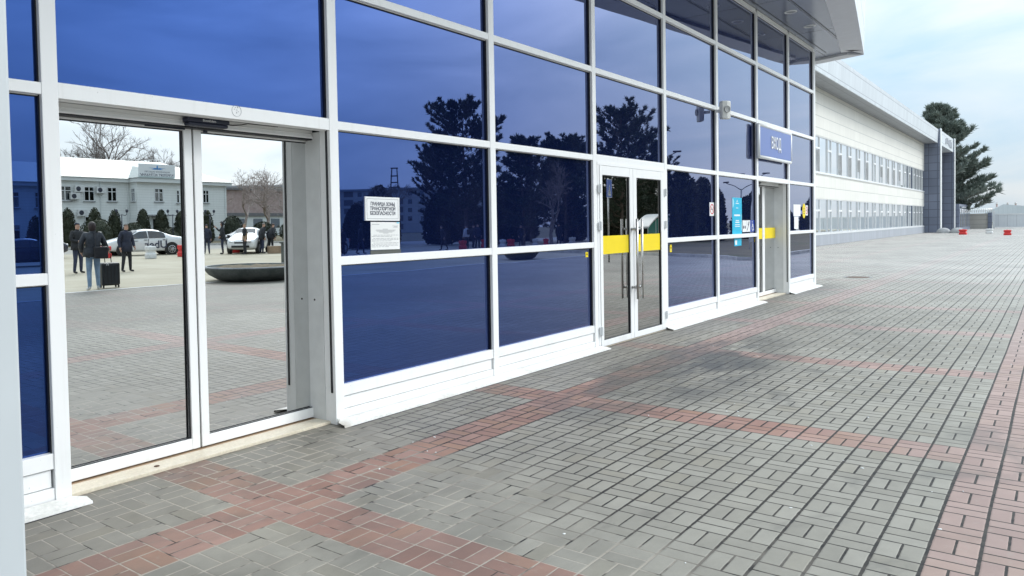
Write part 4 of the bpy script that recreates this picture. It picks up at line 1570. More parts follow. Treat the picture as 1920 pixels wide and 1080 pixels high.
def shrub(name, label, loc, prof, seed, mat='thuja', n=2600, L=0.14, wd=0.035, group=None, cat='shrub', sx=1.0):
    """dense clipped evergreen: a core of foliage with leaf sprays all over a profile of (radius, height)"""
    rs = random.getstate()
    random.seed(seed)
    t = thing(name, label, cat, loc, random.uniform(0, 6), group)
    fb = new_bm()
    lathe(fb, [(r * 0.86, z) for r, z in prof], 14, sx=sx)
    for v in fb.verts:
        v.co += Vector((random.gauss(0, 0.03), random.gauss(0, 0.03), random.gauss(0, 0.03)))
    zs = [p[1] for p in prof]
    areas = [0.5 * (a[0] + b[0]) * math.hypot(a[0] - b[0], a[1] - b[1]) for a, b in zip(prof[:-1], prof[1:])]
    tot = sum(areas)
    lumps = [(random.uniform(0, 2 * PI), random.uniform(zs[0], zs[-1]), random.uniform(0.2, 0.5)) for _ in range(26)]
    for (a, b), ar in zip(zip(prof[:-1], prof[1:]), areas):
        for _ in range(max(1, int(n * ar / tot))):
            f = random.random()
            r, z = a[0] + (b[0] - a[0]) * f, a[1] + (b[1] - a[1]) * f
            az = random.uniform(0, 2 * PI)
            bulge = 1.0
            for la, lz, lw in lumps:
                da = math.atan2(math.sin(az - la), math.cos(az - la))
                bulge += 0.07 * math.exp(-(da * da) / 0.12 - ((z - lz) / lw) ** 2)
            r *= bulge * random.uniform(0.88, 1.04)
            p = Vector((sx * r * math.cos(az), r * math.sin(az), z))
            d = Vector((math.cos(az) * 0.8, math.sin(az) * 0.8, 0.7))
            blades(fb, p, d, 2, L, wd, 0.4)
    obj('foliage', fb, M[mat], t)
    tb = new_bm()
    tube(tb, (0, 0, -0.02), (0, 0, prof[0][1] + 0.2), 0.06, 0.05, 8)
    obj('trunk', tb, M['bark'], t)
    random.setstate(rs)
    return t


# ------------------------------------------------------------------ what stands across the plaza and shows in the glass
# office with the pale green roof
OF = thing('office_building', 'white two storey office with a pale green hipped roof, mirrored in the sliding door', 'building', (0, -62.6, 0))
def ob(name, bm, mat, parent=None, **k):
    return obj(name, bm, mat, parent or OF, **k)
OX0, OX1, OB0, OB1 = -12.0, 44.6, 34.0, 38.6
bm = new_bm(); box(bm, OX0, OX1, -11, 0, 0.5, 5.72); ob('wall', bm, M['officewall'])
bm = new_bm(); box(bm, OB0, OB1, 0.0, 1.4, 0.5, 5.72); ob('bay_wall', bm, M['officewall'])
bm = new_bm(); box(bm, OX0 - 0.02, OX1 + 0.05, -11, 0.06, 0, 0.5); box(bm, OB0 - 0.05, OB1 + 0.05, 0.061, 1.46, 0, 0.5); ob('base', bm, M['concrete_lt'])
bm = new_bm()
box(bm, OX0, OB0 - 0.2, 0.0, 0.42, 5.72, 6.05)
box(bm, OB1 + 0.2, OX1 + 0.4, 0.0, 0.42, 5.72, 6.05)
box(bm, OB0 - 0.2, OB1 + 0.2, 0.0, 1.85, 5.725, 6.10)
box(bm, OX1 + 0.0, OX1 + 0.4, -11, 0, 5.72, 6.05)
ob('eaves', bm, M['officetrim'], bevel=0.01)
bm = new_bm()
v = [bm.verts.new(p) for p in ((OX0, 0.55, 6.06), (OX1 + 0.55, 0.55, 6.06), (OX1 + 0.55, -11.5, 6.06), (OX0, -11.5, 6.06), (OX0, -5.2, 8.25), (OX1 - 4.2, -5.2, 8.25))]
for f in ((0, 1, 5, 4), (1, 2, 5), (2, 3, 4, 5), (0, 4, 3), (0, 3, 2, 1)):
    bm.faces.new([v[k] for k in f])
bx = (OB0 + OB1) / 2
v = [bm.verts.new(p) for p in ((OB0 - 0.3, 1.95, 6.12), (OB1 + 0.3, 1.95, 6.12), (OB1 + 0.3, 0.3, 6.12), (OB0 - 0.3, 0.3, 6.12), (bx - 0.6, -0.2, 7.15), (bx + 0.6, -0.2, 7.15), (bx, -3.5, 7.6))]
for f in ((0, 1, 5, 4), (1, 2, 6, 5), (3, 0, 4, 6), (4, 5, 6)):
    bm.faces.new([v[k] for k in f])
ob('roof', bm, M['officeroof'])
bm = new_bm(); box(bm, 34.15, 37.85, 1.45, 1.55, 6.15, 7.42)
sb = ob('roof_sign', bm, M['signwhite'])
bm = new_bm()
tube(bm, (34.1, 1.5, 7.44), (37.9, 1.5, 7.44), 0.02, 0.02, 6)
for x in (34.2, 37.8):
    tube(bm, (x, 1.3, 6.1), (x, 1.5, 7.44), 0.025, 0.025, 6)
ob('sign_frame', bm, M['alu'], sb)
bm = new_bm()
for wing in ([(0.05, 0.0), (0.9, 0.10), (0.15, 0.09)], [(-0.05, 0.0), (-0.9, 0.10), (-0.15, 0.09)], [(-0.10, -0.02), (0.10, -0.02), (0.05, 0.30), (0, 0.36), (-0.05, 0.30)], [(-0.62, -0.05), (0.62, -0.05), (0.25, 0.03), (-0.25, 0.03)]):
    prism(bm, wing, lambda u, v_, d: (36.0 + u, 1.551 + d, 7.0 + v_), 0.012)
ob('emblem', bm, plain('sky_blue_print', (0.05, 0.26, 0.62), 0.4, var=0.02), sb)
text_mesh('lettering', 'АКЦИОНЕРНОЕ ОБЩЕСТВО', 0.20, M['ink'], sb, Matrix.Translation((36.0, 1.551, 6.72)) @ FACE_N, 0.004, xscale=0.95)
text_mesh('lettering', '"АЭРОПОРТ АСТРАХАНЬ"', 0.30, M['ink'], sb, Matrix.Translation((36.0, 1.551, 6.43)) @ FACE_N, 0.004, xscale=0.93, bold=0.006)


def office_window(x0, x1, z0, z1, y, side=False):
    bm = new_bm()
    t = 0.07
    def bb(a, b, c, d):
        if side:
            box(bm, y - 0.03, y + 0.04, a, b, c, d)
        else:
            box(bm, a, b, y - 0.04, y + 0.03, c, d)
    bb(x0, x1, z0, z0 + t); bb(x0, x1, z1 - t, z1)
    bb(x0, x0 + t, z0 + t, z1 - t); bb(x1 - t, x1, z0 + t, z1 - t)
    zt = z1 - (z1 - z0) * 0.32
    if x1 - x0 > 0.5:
        bb((x0 + x1) / 2 - 0.04, (x0 + x1) / 2 + 0.04, z0 + t, z1 - t)
    bb(x0 + t, x1 - t, zt - 0.03, zt + 0.03) if x1 - x0 <= 0.5 else (bb(x0 + t, (x0 + x1) / 2 - 0.04, zt - 0.03, zt + 0.03), bb((x0 + x1) / 2 + 0.04, x1 - t, zt - 0.03, zt + 0.03))
    w_ = ob('window', bm, M['alu'])
    bm = new_bm()
    if side:
        box(bm, y - 0.015, y + 0.008, x0 + 0.01, x1 - 0.01, z0 + 0.01, z1 - 0.01)
    else:
        box(bm, x0 + 0.01, x1 - 0.01, y - 0.008, y + 0.015, z0 + 0.01, z1 - 0.01)
    ob('pane', bm, M['darkglass'], w_)
    bm = new_bm()
    if side:
        box(bm, y - 0.12, y - 0.0, x0 - 0.06, x1 + 0.06, z0 - 0.07, z0 - 0.001)
    else:
        box(bm, x0 - 0.06, x1 + 0.06, y, y + 0.12, z0 - 0.07, z0 - 0.001)
    ob('sill', bm, M['concrete_lt'], w_)


for x0, x1 in ((27.45, 28.6), (29.7, 30.65), (31.85, 32.75), (39.3, 40.05), (41.75, 42.45), (22.9, 24.0), (20.2, 21.3), (25.2, 26.3)):
    office_window(x0, x1, 3.95, 5.25, 0.03)
    office_window(x0, x1, 1.15, 2.6, 0.03)
office_window(0.4, 1.05, 3.95, 5.2, OB0 - 0.01, True)
office_window(35.7, 36.6, 3.95, 5.2, 1.43)
office_window(38.0, 38.32, 3.85, 5.1, 1.43)
bm = new_bm()
box(bm, 35.3, 36.6, 1.43, 1.5, 0.5, 2.5)
dr = ob('entrance_door', bm, M['officetrim'])
bm = new_bm(); box(bm, 35.45, 36.42, 1.501, 1.52, 0.9, 2.3); ob('door_glass', bm, M['darkglass'], dr)
bm = new_bm(); box(bm, 34.9, 37.0, 1.42, 2.5, 2.58, 2.72); ob('porch_roof', bm, M['concrete_lt'])
bm = new_bm()
for x in (27.1, 31.2, 33.8, 44.4):
    tube(bm, (x, 0.08, 0.1), (x, 0.08, 5.75), 0.05, 0.05, 8)
ob('downpipe', bm, M['officetrim'])
for k, (x, z) in enumerate(((29.15, 5.0), (31.1, 4.95), (28.75, 4.35), (29.35, 2.9))):
    t = thing('air_conditioner', ('white air conditioner under the eaves, near the left upper windows of the white office',
                                  'white air conditioner under the eaves, nearest the projecting bay of the white office',
                                  'white air conditioner with a hanging pipe, at the sill of an upper office window',
                                  'white air conditioner low on the office wall, above the clipped evergreens')[k], 'air conditioner', (x, -62.2, z), group='air conditioners on the office wall')
    bm = new_bm(); box(bm, -0.42, 0.42, -0.2, 0.12, -0.28, 0.28); obj('casing', bm, M['whiteplastic'], t, bevel=0.02)
    bm = new_bm(); ring(bm, -0.14, 0.0, 0.001, 0.21, 0.121, 0.135, 24); obj('fan_grille', bm, M['darkmetal'], t)
    bm = new_bm(); box(bm, -0.3, -0.25, -0.39, -0.1, -0.36, -0.29); box(bm, 0.25, 0.3, -0.39, -0.1, -0.36, -0.29); obj('bracket', bm, M['alu'], t)

# clipped evergreens along the office lawn
cone = [(0.40, 0.0), (0.62, 0.35), (0.60, 1.1), (0.50, 1.9), (0.33, 2.55), (0.14, 2.9), (0, 3.0)]
dome = [(0.9, 0.0), (1.25, 0.4), (1.28, 0.9), (1.05, 1.5), (0.6, 1.95), (0.2, 2.1), (0, 2.15)]
TH = 'clipped evergreens before the office'
x_lab = [(25.1, 'c', 1.0, 'tall clipped thuja cone at the left edge of the sliding door reflection'), (27.3, 'c', 1.02, 'clipped thuja cone rising out of a round shrub behind the woman'),
         (29.15, 'c', 0.98, 'clipped thuja cone between the woman and the man, before the white office'), (31.45, 'c', 1.0, 'clipped thuja cone just left of the office entrance'),
         (33.3, 'c', 0.98, 'clipped thuja cone right of the office entrance, above a spreading skirt'), (35.25, 'c', 0.93, 'clipped thuja cone beside the middle stile of the sliding door'),
         (37.85, 'c', 0.98, 'clipped thuja cone left of the twin headed lamp'), (22.5, 'c', 1.0, 'clipped thuja cone in the narrow blue pane by the pale column')]
for k, (x, s, sc, lab) in enumerate(x_lab):
    shrub('thuja_cone', lab, (x, -56.0 + random.uniform(-0.2, 0.2), 0.1), [(r * sc * random.uniform(0.9, 1.08), z * sc) for r, z in cone], 40 + k, group=TH, n=1500)
for k, (x, sx_, hz, lab) in enumerate(((27.2, 1.05, 1.02, 'wide round evergreen shrub behind the woman with the suitcase'), (30.4, 0.9, 0.85, 'round evergreen shrub behind the standing man'),
                                  (33.3, 1.1, 0.66, 'low spreading evergreen shrub behind the white taxi'), (40.1, 0.8, 1.12, 'dark evergreen shrub at the corner of the white office'),
                                  (43.6, 0.9, 0.85, 'round dark evergreen shrub behind the second white car'), (47.3, 1.0, 0.95, 'round dark evergreen shrub at the right of the sliding door reflection'))):
    shrub('round_shrub', lab, (x, -55.3, 0.1), [(r * sx_, z * hz) for r, z in dome], 60 + k, mat='hedge' if k > 2 else 'thuja', n=1500, group=TH)

# twin headed lamps on the office lawn
def twin_lamp(loc, label, rz=0.0):
    t = thing('street_lamp', label, 'street lamp', loc, rz, 'twin headed lamps on the office lawn')
    bm = new_bm()
    tube(bm, (0, 0, 0), (0, 0, 0.4), 0.09, 0.05, 10)
    tube(bm, (0, 0, 0.4), (0, 0, 2.45), 0.042, 0.035, 10)
    path(bm, [(-0.42, 0, 2.62), (-0.40, 0, 2.45), (-0.25, 0, 2.38), (0, 0, 2.45), (0.25, 0, 2.38), (0.40, 0, 2.45), (0.42, 0, 2.62)], 0.024, 6)
    obj('pole', bm, M['darkmetal'], t, True)
    for s in (-0.42, 0.42):
        bm = new_bm()
        lathe(bm, [(0.05, 2.6), (0.10, 2.68), (0.11, 2.78), (0.06, 2.86), (0, 2.88)], 12, (s, 0, 0))
        obj('lamp_head', bm, M['darkmetal'], t, True)
twin_lamp((26.9, -50.8, 0.1), 'dark twin headed lamp before the office wall, left of the standing man')
twin_lamp((31.2, -50.8, 0.1), 'dark twin headed lamp between the thujas by the office entrance')
twin_lamp((34.6, -50.8, 0.1), 'dark twin headed lamp at the right end of the white office')

bare_tree('bare_tree', 'large bare deciduous tree with a wide crown behind the green office roof', (37.6, -78, 0), 16.5, 5, 'twig', 0.62, 7)
bare_tree('bare_tree', 'second large bare tree, its crown merging with the one behind the green office roof', (41.0, -80, 0), 16.0, 6, 'twig', 0.60, 7)
bare_tree('bare_tree', 'tall thin bare tree behind the right end of the office roof', (50.0, -80, 0), 14.5, 8, 'twig', 0.45, 7)
bare_tree('bare_tree', 'pale bare tree with drooping twigs before the red brick building', (55.0, -69, 0), 12.0, 14, 'palebark', 0.60, 7, droop=0.25)
bare_tree('bare_tree', 'pale bare young tree right of the drooping one, before the red brick building', (52.2, -62, 0), 9.0, 21, 'palebark', 0.5, 6)
bare_tree('bare_tree', 'pale bare tree just right of the office corner, before the red brick building', (51.0, -74, 0), 9.0, 22, 'palebark', 0.55, 6)
bare_tree('bare_tree', 'wide pale bare tree before the middle of the red brick building', (58.5, -78, 0), 11.0, 25, 'palebark', 0.6, 7)
bare_tree('bare_tree', 'pale bare tree at the edge of the dark door cheek', (56.0, -63, 0), 10.0, 23, 'palebark', 0.55, 6)

# red brick building further back
RB = thing('brick_building', 'long dull red brick building with pale lower floor behind bare trees', 'building', (66, -96, 0), R(0))
bm = new_bm(); box(bm, -19, 25, -10, 0, 3.6, 7.2); obj('upper_wall', bm, M['brickwall'], RB)
bm = new_bm(); box(bm, -19, 25, -10, 0.1, 0, 3.1); obj('lower_wall', bm, M['officetrim'], RB)
bm = new_bm(); box(bm, -19.3, 25.3, -10.3, 0.4, 3.1, 3.6); box(bm, -19.4, 25.4, -10.3, 0.5, 7.2, 7.55); obj('cornice', bm, M['aptdark'], RB)
for k in range(12):
    x = -17.5 + 3.5 * k
    for z in (1.2,):
        bm = new_bm(); box(bm, x, x + 1.8, 0.06, 0.14 if z < 3 else 0.06 + 0.02, z, z + 1.5); obj('window', bm, M['darkglass'], RB)
mast = thing('lattice_mast', 'thin red and white mast with short cross bars beside the office', 'mast', (55.5, -90, 0))
bm = new_bm()
tube(bm, (0, 0, 0), (0, 0, 9.0), 0.12, 0.09, 8)
for z in (4.2, 5.6, 8.0):
    box(bm, -0.1, 0.9, -0.05, 0.05, z, z + 0.1)
obj('pole', bm, M['redplastic'], mast)
bm = new_bm()
box(bm, 0.35, 0.9, -0.1, 0.1, 7.2, 8.0)
obj('signal_box', bm, M['whiteplastic'], mast)

# apartment block beyond the trees
AP = thing('apartment_block', 'long pale five storey apartment block far behind, mirrored dimly in the blue glass', 'building', (168, -153, 0), math.atan2(24, -19) )
# local x along the facade, local y towards the terminal
AP.rotation_euler = (0, 0, math.atan2(23.9, 19.2) )
def ab(name, bm, mat, parent=None):
    return obj(name, bm, mat, parent or AP)
bm = new_bm(); box(bm, -58, 42, -11, 0, 0, 13.2); ab('wall', bm, M['apt'])
bm = new_bm(); box(bm, -58.5, 42.5, -11.5, 0.4, 13.2, 13.8); ab('roof', bm, M['plinth'])
for col in range(26):
    x = -56 + 3.75 * col
    log = col % 4 == 3
    for fl in range(5):
        z = 1.1 + 2.6 * fl
        bm = new_bm()
        if log:
            box(bm, x - 0.3, x + 2.6, 0.01, 0.06, z, z + 1.7)
            wn_ = ab('loggia', bm, M['aptdark']) if fl < 4 or col % 8 == 3 else None
            if wn_ is None:
                bm.free()
        elif fl in (1, 2, 3, 4) and col > 4:
            box(bm, x + 0.3, x + 1.5, 0.01, 0.06, z, z + 1.35)
            ab('window', bm, M['darkglass'])
        else:
            bm.free()
bm = new_bm()
for sx_ in (-1, 1):
    tube(bm, (sx_ * 1.1, -5, 13.8), (sx_ * 0.75, -5, 20.2), 0.16, 0.13, 6)
    tube(bm, (sx_ * 1.1, -6.5, 13.8), (sx_ * 0.75, -6.2, 20.2), 0.16, 0.13, 6)
for z in (15.6, 17.6, 20.0):
    box(bm, -1.1, 1.1, -6.4, -4.9, z, z + 0.28)
box(bm, -1.6, 1.6, -7, -4.5, 13.75, 14.4)
rt_ = obj('roof_frame', bm, M['darkmetal'], AP)

# pines and other trees in front of it
PG = 'pines mirrored in the blue glass'
pA = pine('pine_tree', 'broad dark pine left of the mullion in the second blue pane', (46.3, -32.9, 0), 11.6, 3.6, 31, 'round', 'needle2', clear=0.14, L=0.40, wd=0.034, dens=1.5, group=PG)
pB = pine('pine_tree', 'pointed dark pine mirrored right of the second mullion', (47.3, -28.3, 0), 8.6, 2.0, 32, 'cone', 'needle2', clear=0.18, L=0.40, wd=0.034, dens=1.5, group=PG)
pC = pine('pine_tree', 'wide dark pine mirrored above the double door', (51.0, -21.7, 0), 10.2, 3.5, 33, 'round', 'needle2', clear=0.12, L=0.40, wd=0.034, dens=1.5, group=PG)
dup(pA, (60.5, -36.0, 0), 2.1, 'dark pine mirrored between two taller pines, above the man in black', 0.88)
dup(pC, (58.5, -31.0, 0), 1.0, 'dark pine filling the gap left of the double door', 0.92)
dup(pB, (62.5, -23.5, 0), 0.7, 'dark pine mirrored at the lamp arm right of the double door', 1.04)
dup(pA, (68.0, -36.0, 0), 4.0, 'dark pine in the back row of the mirrored wood', 0.9)
dup(pC, (52.0, -40.0, 0), 3.0, 'dark pine with its crown behind the broad left pine', 0.90)
dup(pC, (80.0, -34.0, 0), 5.0, 'far dark pine mirrored low behind the no smoking sign', 0.72)
dup(pA, (72.0, -27.5, 0), 2.6, 'far dark pine whose top stands over the no smoking sign', 0.72)
CG = 'dark conifers on the lawn island'
hp = [(1.3, 0.0), (1.75, 0.6), (1.7, 2.2), (1.35, 3.8), (0.8, 4.8), (0.3, 5.4), (0, 5.5)]
cA = shrub('conifer', 'dense dark conifer mirrored right of the double door', (55.4, -18.6, 0.05), hp, 71, 'hedge', 3000, 0.3, 0.08, CG, 'tree')
dup(cA, (58.2, -17.8, 0.05), 2.0, 'dense dark conifer touching a second one behind the no smoking sign', 0.92)
dup(cA, (63.5, -16.2, 0.05), 3.3, 'dark conifer mirrored left of the cyan poster', 0.66)
dup(cA, (70.5, -17.6, 0.05), 4.1, 'dark conifer mirrored right of the cyan poster, above the access signs', 0.80)
dup(cA, (76.0, -18.0, 0.05), 5.2, 'dark conifer mirrored beside the far sliding door', 0.72)
dup(cA, (86.0, -15.5, 0.05), 0.4, 'dark conifer mirrored in the last pane', 0.58)
dup(cA, (96.0, -18.5, 0.05), 1.4, 'dark conifer at the right edge of the last pane', 0.78)
dup(cA, (90.0, -20.0, 0.05), 5.7, 'low dark conifer behind the yellow oval sticker', 0.55)
dup(cA, (38.0, -37.0, 0.05), 2.4, 'bushy dark conifer mirrored right of the typed paper sheet', 0.62)
dup(cA, (40.5, -38.0, 0.05), 0.9, 'bushy dark conifer between the typed sheet and the broad pine', 0.74)
dup(cA, (62.0, -45.0, 0.05), 0.2, 'dark conifer deep in the mirrored wood', 0.9)
dup(cA, (70.0, -45.0, 0.05), 1.2, 'dark conifer in the gap at the back of the wood', 1.0)
dup(cA, (57.5, -26.5, 0.05), 3.9, 'dark conifer under the wide pine, above the double door', 0.75)
for x_, y_, r_z, sc_, lab_ in ((48.5, -37.5, 0.6, 0.80, 'dark bushy conifer closing the wood behind the broad left pine'), (53.0, -35.0, 1.7, 0.72, 'dark bushy conifer behind the person in a long black coat'),
                         (57.5, -37.0, 2.9, 0.86, 'dark bushy conifer low in the middle of the mirrored wood'), (61.5, -32.0, 4.4, 0.78, 'dark bushy conifer left of the double door, low in the wood'),
                         (50.0, -46.0, 5.1, 1.0, 'tall dark conifer at the back of the wood, behind the second mullion'), (66.0, -41.0, 0.1, 1.05, 'tall dark conifer at the back of the wood, above the small yellow sticker'),
                         (66.0, -30.0, 3.6, 0.9, 'dark conifer at the back, over the left leaf of the double door'), (74.0, -31.0, 2.2, 0.95, 'dark conifer at the back, over the right leaf of the double door'),
                         (44.5, -40.0, 1.1, 0.62, 'low dark bush right of the parked pale car'), (82.0, -26.0, 1.9, 0.8, 'far dark conifer behind the no smoking sign')):
    dup(cA, (x_, y_, 0.05), r_z, lab_, sc_)
bare_tree('bare_tree', 'bare tree with pale twigs among the dark pines', (44.2, -23.8, 0), 7.6, 44, 'twig', 0.5, 6)
bare_tree('bare_tree', 'grey bare tree mirrored right of the white notices', (37.5, -33.5, 0), 6.6, 47, 'twig', 0.5, 6)

# tall street lights beyond the island
def arm_light(loc, H, label, rz, arms=(-1, 1)):
    t = thing('street_light', label, 'street light', loc, rz, 'street lights beyond the island')
    bm = new_bm(); tube(bm, (0, 0, 0), (0, 0, H), 0.09, 0.05, 10); obj('pole', bm, M['concrete_lt'], t, True)
    for s in arms:
        bm = new_bm()
        path(bm, [(0, 0, H - 0.1), (s * 0.5, 0, H + 0.25), (s * 1.25, 0, H + 0.6)], 0.035, 6)
        a_ = obj('arm', bm, M['darkmetal'], t, True)
        bm = new_bm()
        box(bm, s * 1.2 - 0.28, s * 1.2 + 0.28, -0.1, 0.1, H + 0.56, H + 0.68)
        obj('lamp_head', bm, M['darkmetal'], a_, bevel=0.03)
arm_light((64.5, -17.0, 0), 4.4, 'double armed street light mirrored above the cyan poster', 1.0)
arm_light((70.5, -17.7, 0), 5.4, 'taller double armed street light just right of the cyan poster', 0.8)
arm_light((52.2, -18.9, 0), 6.3, 'single armed street light leaning out past the pine', 1.1, (1,))

# shelter with a curved white roof, behind the double door's right leaf
SH = thing('bus_shelter', 'glazed shelter with a curved white roof and green glass, mirrored in the double door', 'shelter', (45.2, -16.7, 0.09), R(26))
SH.scale = (0.46, 0.6, 0.86)
bm = new_bm()
prev = None
for k in range(15):
    x = -1.9 + 4.2 * k / 14
    z = 1.35 + 0.95 * math.sin(min(1, (k / 9)) * PI / 2)
    rowv = [bm.verts.new((x, y, z)) for y in (-1.2, 1.2)]
    rowt = [bm.verts.new((x, y, z + 0.12)) for y in (-1.25, 1.25)]
    if prev:
        bm.faces.new((prev[0][0], prev[0][1], rowv[1], rowv[0]))
        bm.faces.new((prev[1][0], rowt[0], rowt[1], prev[1][1]))
        bm.faces.new((prev[0][0], rowv[0], rowt[0], prev[1][0]))
        bm.faces.new((prev[0][1], prev[1][1], rowt[1], rowv[1]))
    prev = (rowv, rowt)
obj('roof', bm, M['alu'], SH)
bm = new_bm()
prism(bm, [(-1.85, 0.35), (2.3, 0.35), (2.3, 2.25), (0.6, 2.2), (-0.4, 1.95), (-1.2, 1.65), (-1.85, 1.36)], lambda u, v_, d: (u, 1.0 + d, v_), 0.04)
obj('glazing', bm, M['shelterglass'], SH)
bm = new_bm()
for x in (-1.85, -0.4, 0.95, 2.25):
    box(bm, x, x + 0.06, 0.99, 1.06, 0, 2.1 if x > -0.5 else 1.4)
box(bm, -1.85, 2.3, 1.042, 1.07, 0.28, 0.36)
obj('posts', bm, M['alu'], SH)
# stack of pale kerb slabs in front of it
for k in range(5):
    for q_ in range(3):
        bm = new_bm()
        box(bm, -0.75, 0.75, -0.2, 0.2, 0, 0.13)
        o = obj('kerb_slab', bm, M['kerb'], None, bevel=0.01, loc=(41.5 + 1.7 * q_ + 0.2 * (k % 2), -15.3 - 0.35 * q_, 0.092 + 0.131 * k))
        tag(o, 'pale concrete slab lying in a low stack before the green glazed shelter', 'slab', 'stacked slabs before the shelter')
# pedestrian sign
PS = thing('road_sign', 'blue rectangular road sign with a white figure on a thin post', 'road sign', (25.2, -9.75, 0), math.atan2(28, 5.3) - PI / 2)
bm = new_bm(); tube(bm, (0, 0, 0), (0, 0, 3.4), 0.035, 0.035, 10); obj('post', bm, M['steel'], PS, True)
bm = new_bm(); box(bm, -0.36, 0.36, 0.04, 0.06, 2.62, 3.36); pl = obj('panel', bm, plain('road_sign_blue', (0.02, 0.11, 0.52), 0.35, var=0.02), PS)
bm = new_bm()
for q_ in frame_quads(-0.36, 0.36, 2.62, 3.36, 0.02):
    box(bm, q_[0], q_[1], 0.06, 0.063, q_[2], q_[3])
prism(bm, [(-0.2, 2.70), (0.2, 2.70), (0, 3.15)], lambda u, v_, d: (u, 0.0605 + d, v_), 0.003)
obj('border', bm, M['signwhite'], pl)
bm = new_bm()
ring(bm, 0.02, 3.03, 0.001, 0.03, 0.0642, 0.066, 12)
prism(bm, [(-0.02, 2.99), (0.05, 2.99), (0.04, 2.86), (0.09, 2.74), (0.05, 2.74), (0.0, 2.85), (-0.07, 2.74), (-0.11, 2.75), (-0.03, 2.88)], lambda u, v_, d: (u, 0.0642 + d, v_), 0.002)
obj('walking_figure', bm, M['ink'], pl)
# feather flag
FF = thing('feather_flag', 'leaning white feather flag with a dark print, mirrored left of the cyan poster', 'flag', (38.6, -8.3, 0.09))
bm = new_bm(); path(bm, [(0, 0, 0), (0.02, 0, 1.4), (0.12, 0, 2.3), (0.35, 0, 2.75)], 0.018, 6); obj('pole', bm, M['alu'], FF, True)
bm = new_bm()
prism(bm, [(0.03, 0.35), (0.55, 0.4), (0.56, 1.3), (0.50, 2.1), (0.36, 2.7), (0.14, 2.3), (0.05, 1.4)], lambda u, v_, d: (u, 0.02 * math.sin(4 * v_) + d, v_), 0.006)
fc = obj('cloth', bm, M['whitecloth'], FF)
bm = new_bm()
for z in (0.7, 1.1, 1.5, 1.9):
    prism(bm, [(0.12, z), (0.45, z + 0.08), (0.4, z + 0.22), (0.15, z + 0.18)], lambda u, v_, d: (u, 0.02 * math.sin(4 * v_) + 0.007 + d, v_), 0.003)
obj('print', bm, M['deepblue'], fc)


# bowl planters
def bowl(loc, rad, h, label):
    t = thing('bowl_planter', label, 'planter', loc)
    bm = new_bm()
    lathe(bm, [(rad * 0.55, 0.0), (rad * 0.72, h * 0.10), (rad * 0.90, h * 0.45), (rad * 0.985, h * 0.82), (rad, h), (rad * 0.93, h), (rad * 0.90, h * 0.84), (0, h * 0.84)], 48)
    obj('bowl', bm, M['concrete'], t, True)
    bm = new_bm()
    lathe(bm, [(rad * 0.90, h * 0.85), (rad * 0.6, h * 0.95), (0, h * 0.9)], 30)
    for v in bm.verts:
        v.co.z += random.uniform(-0.03, 0.04)
    obj('soil', bm, M['soil'], t, True)
    bm = new_bm()
    lathe(bm, [(rad * 0.925, h + 0.001), (rad * 1.004, h + 0.001), (rad * 1.004, h - 0.03), (rad * 0.997, h - 0.035)], 48)
    obj('rim', bm, M['concrete_lt'], t, True)
    return t
bowl((10.9, -13.4, 0), 1.42, 0.42, 'wide shallow dark concrete bowl planter mirrored in the right door leaf')
bowl((27.2, -15.2, 0), 0.95, 0.62, 'dark round concrete bowl planter mirrored left of the double door')
bm = new_bm(); box(bm, -0.28, 0.28, -0.28, 0.28, 0, 0.95)
box(bm, -0.32, 0.32, -0.32, 0.32, 0.951, 1.02)
tag(obj('stone_pedestal', bm, M['concrete'], None, bevel=0.02, loc=(14.2, -15.6, 0)), 'square dark stone pedestal rising behind the wide bowl planter', 'pedestal')

# barriers seen in the glass
BG = 'barriers across the plaza'
for x, y, m_, lab in ((17.39, -30.3, 'whiteplastic', 'white plastic barrier before the front wheel of the white taxi'),
                      (19.57, -30.9, 'redplastic', 'red plastic barrier before the rear wheel of the white taxi'),
                      (16.45, -33.0, 'redplastic', 'red plastic barrier half hidden behind the suitcase handle'),
                      (24.31, -33.0, 'redplastic', 'red plastic barrier between the hooded person and the person in tan'),
                      (38.64, -27.4, 'redplastic', 'red plastic barrier left of the person in a white jacket'),
                      (41.96, -28.0, 'redplastic', 'red plastic barrier right of the dark group by the pine'),
                      (43.6, -27.6, 'whiteplastic', 'white plastic barrier just right of the second mullion'),
                      (44.6, -27.6, 'redplastic', 'red plastic barrier left of the man in a long black coat'),
                      (46.9, -27.0, 'whiteplastic', 'white plastic barrier beside the man in a long black coat'),
                      (48.4, -26.9, 'redplastic', 'red plastic barrier under the pines'),
                      (50.9, -26.0, 'whiteplastic', 'white plastic barrier at the right end of the mirrored row'),
                      (52.5, -24.8, 'redplastic', 'red plastic barrier at the left edge of the double door')):
    b_ = make_barrier((x, y, 0), m_, lab, BG, 1.0, random.uniform(-0.5, 0.5))
    b_.scale = (0.70, 0.85, 1.12)


# ------------------------------------------------------------------ people
def skin_mesh(verts, edges, radii, root=0, sub=1):
    me = bpy.data.meshes.new('skin_tmp')
    me.from_pydata([tuple(v) for v in verts], edges, [])
    o = bpy.data.objects.new('skin_tmp', me)
    COL.objects.link(o)
    o.modifiers.new('skin', 'SKIN')
    if sub:
        sb_ = o.modifiers.new('sub', 'SUBSURF')
        sb_.levels = sub
        sb_.render_levels = sub
    for k, r in enumerate(radii):
        me.skin_vertices[0].data[k].radius = r if isinstance(r, tuple) else (r, r)
        me.skin_vertices[0].data[k].use_root = (k == root)
    dg = bpy.context.evaluated_depsgraph_get()
    out = bpy.data.meshes.new_from_object(o.evaluated_get(dg))
    COL.objects.unlink(o)
    bpy.data.objects.remove(o)
    bpy.data.meshes.remove(me)
    return out


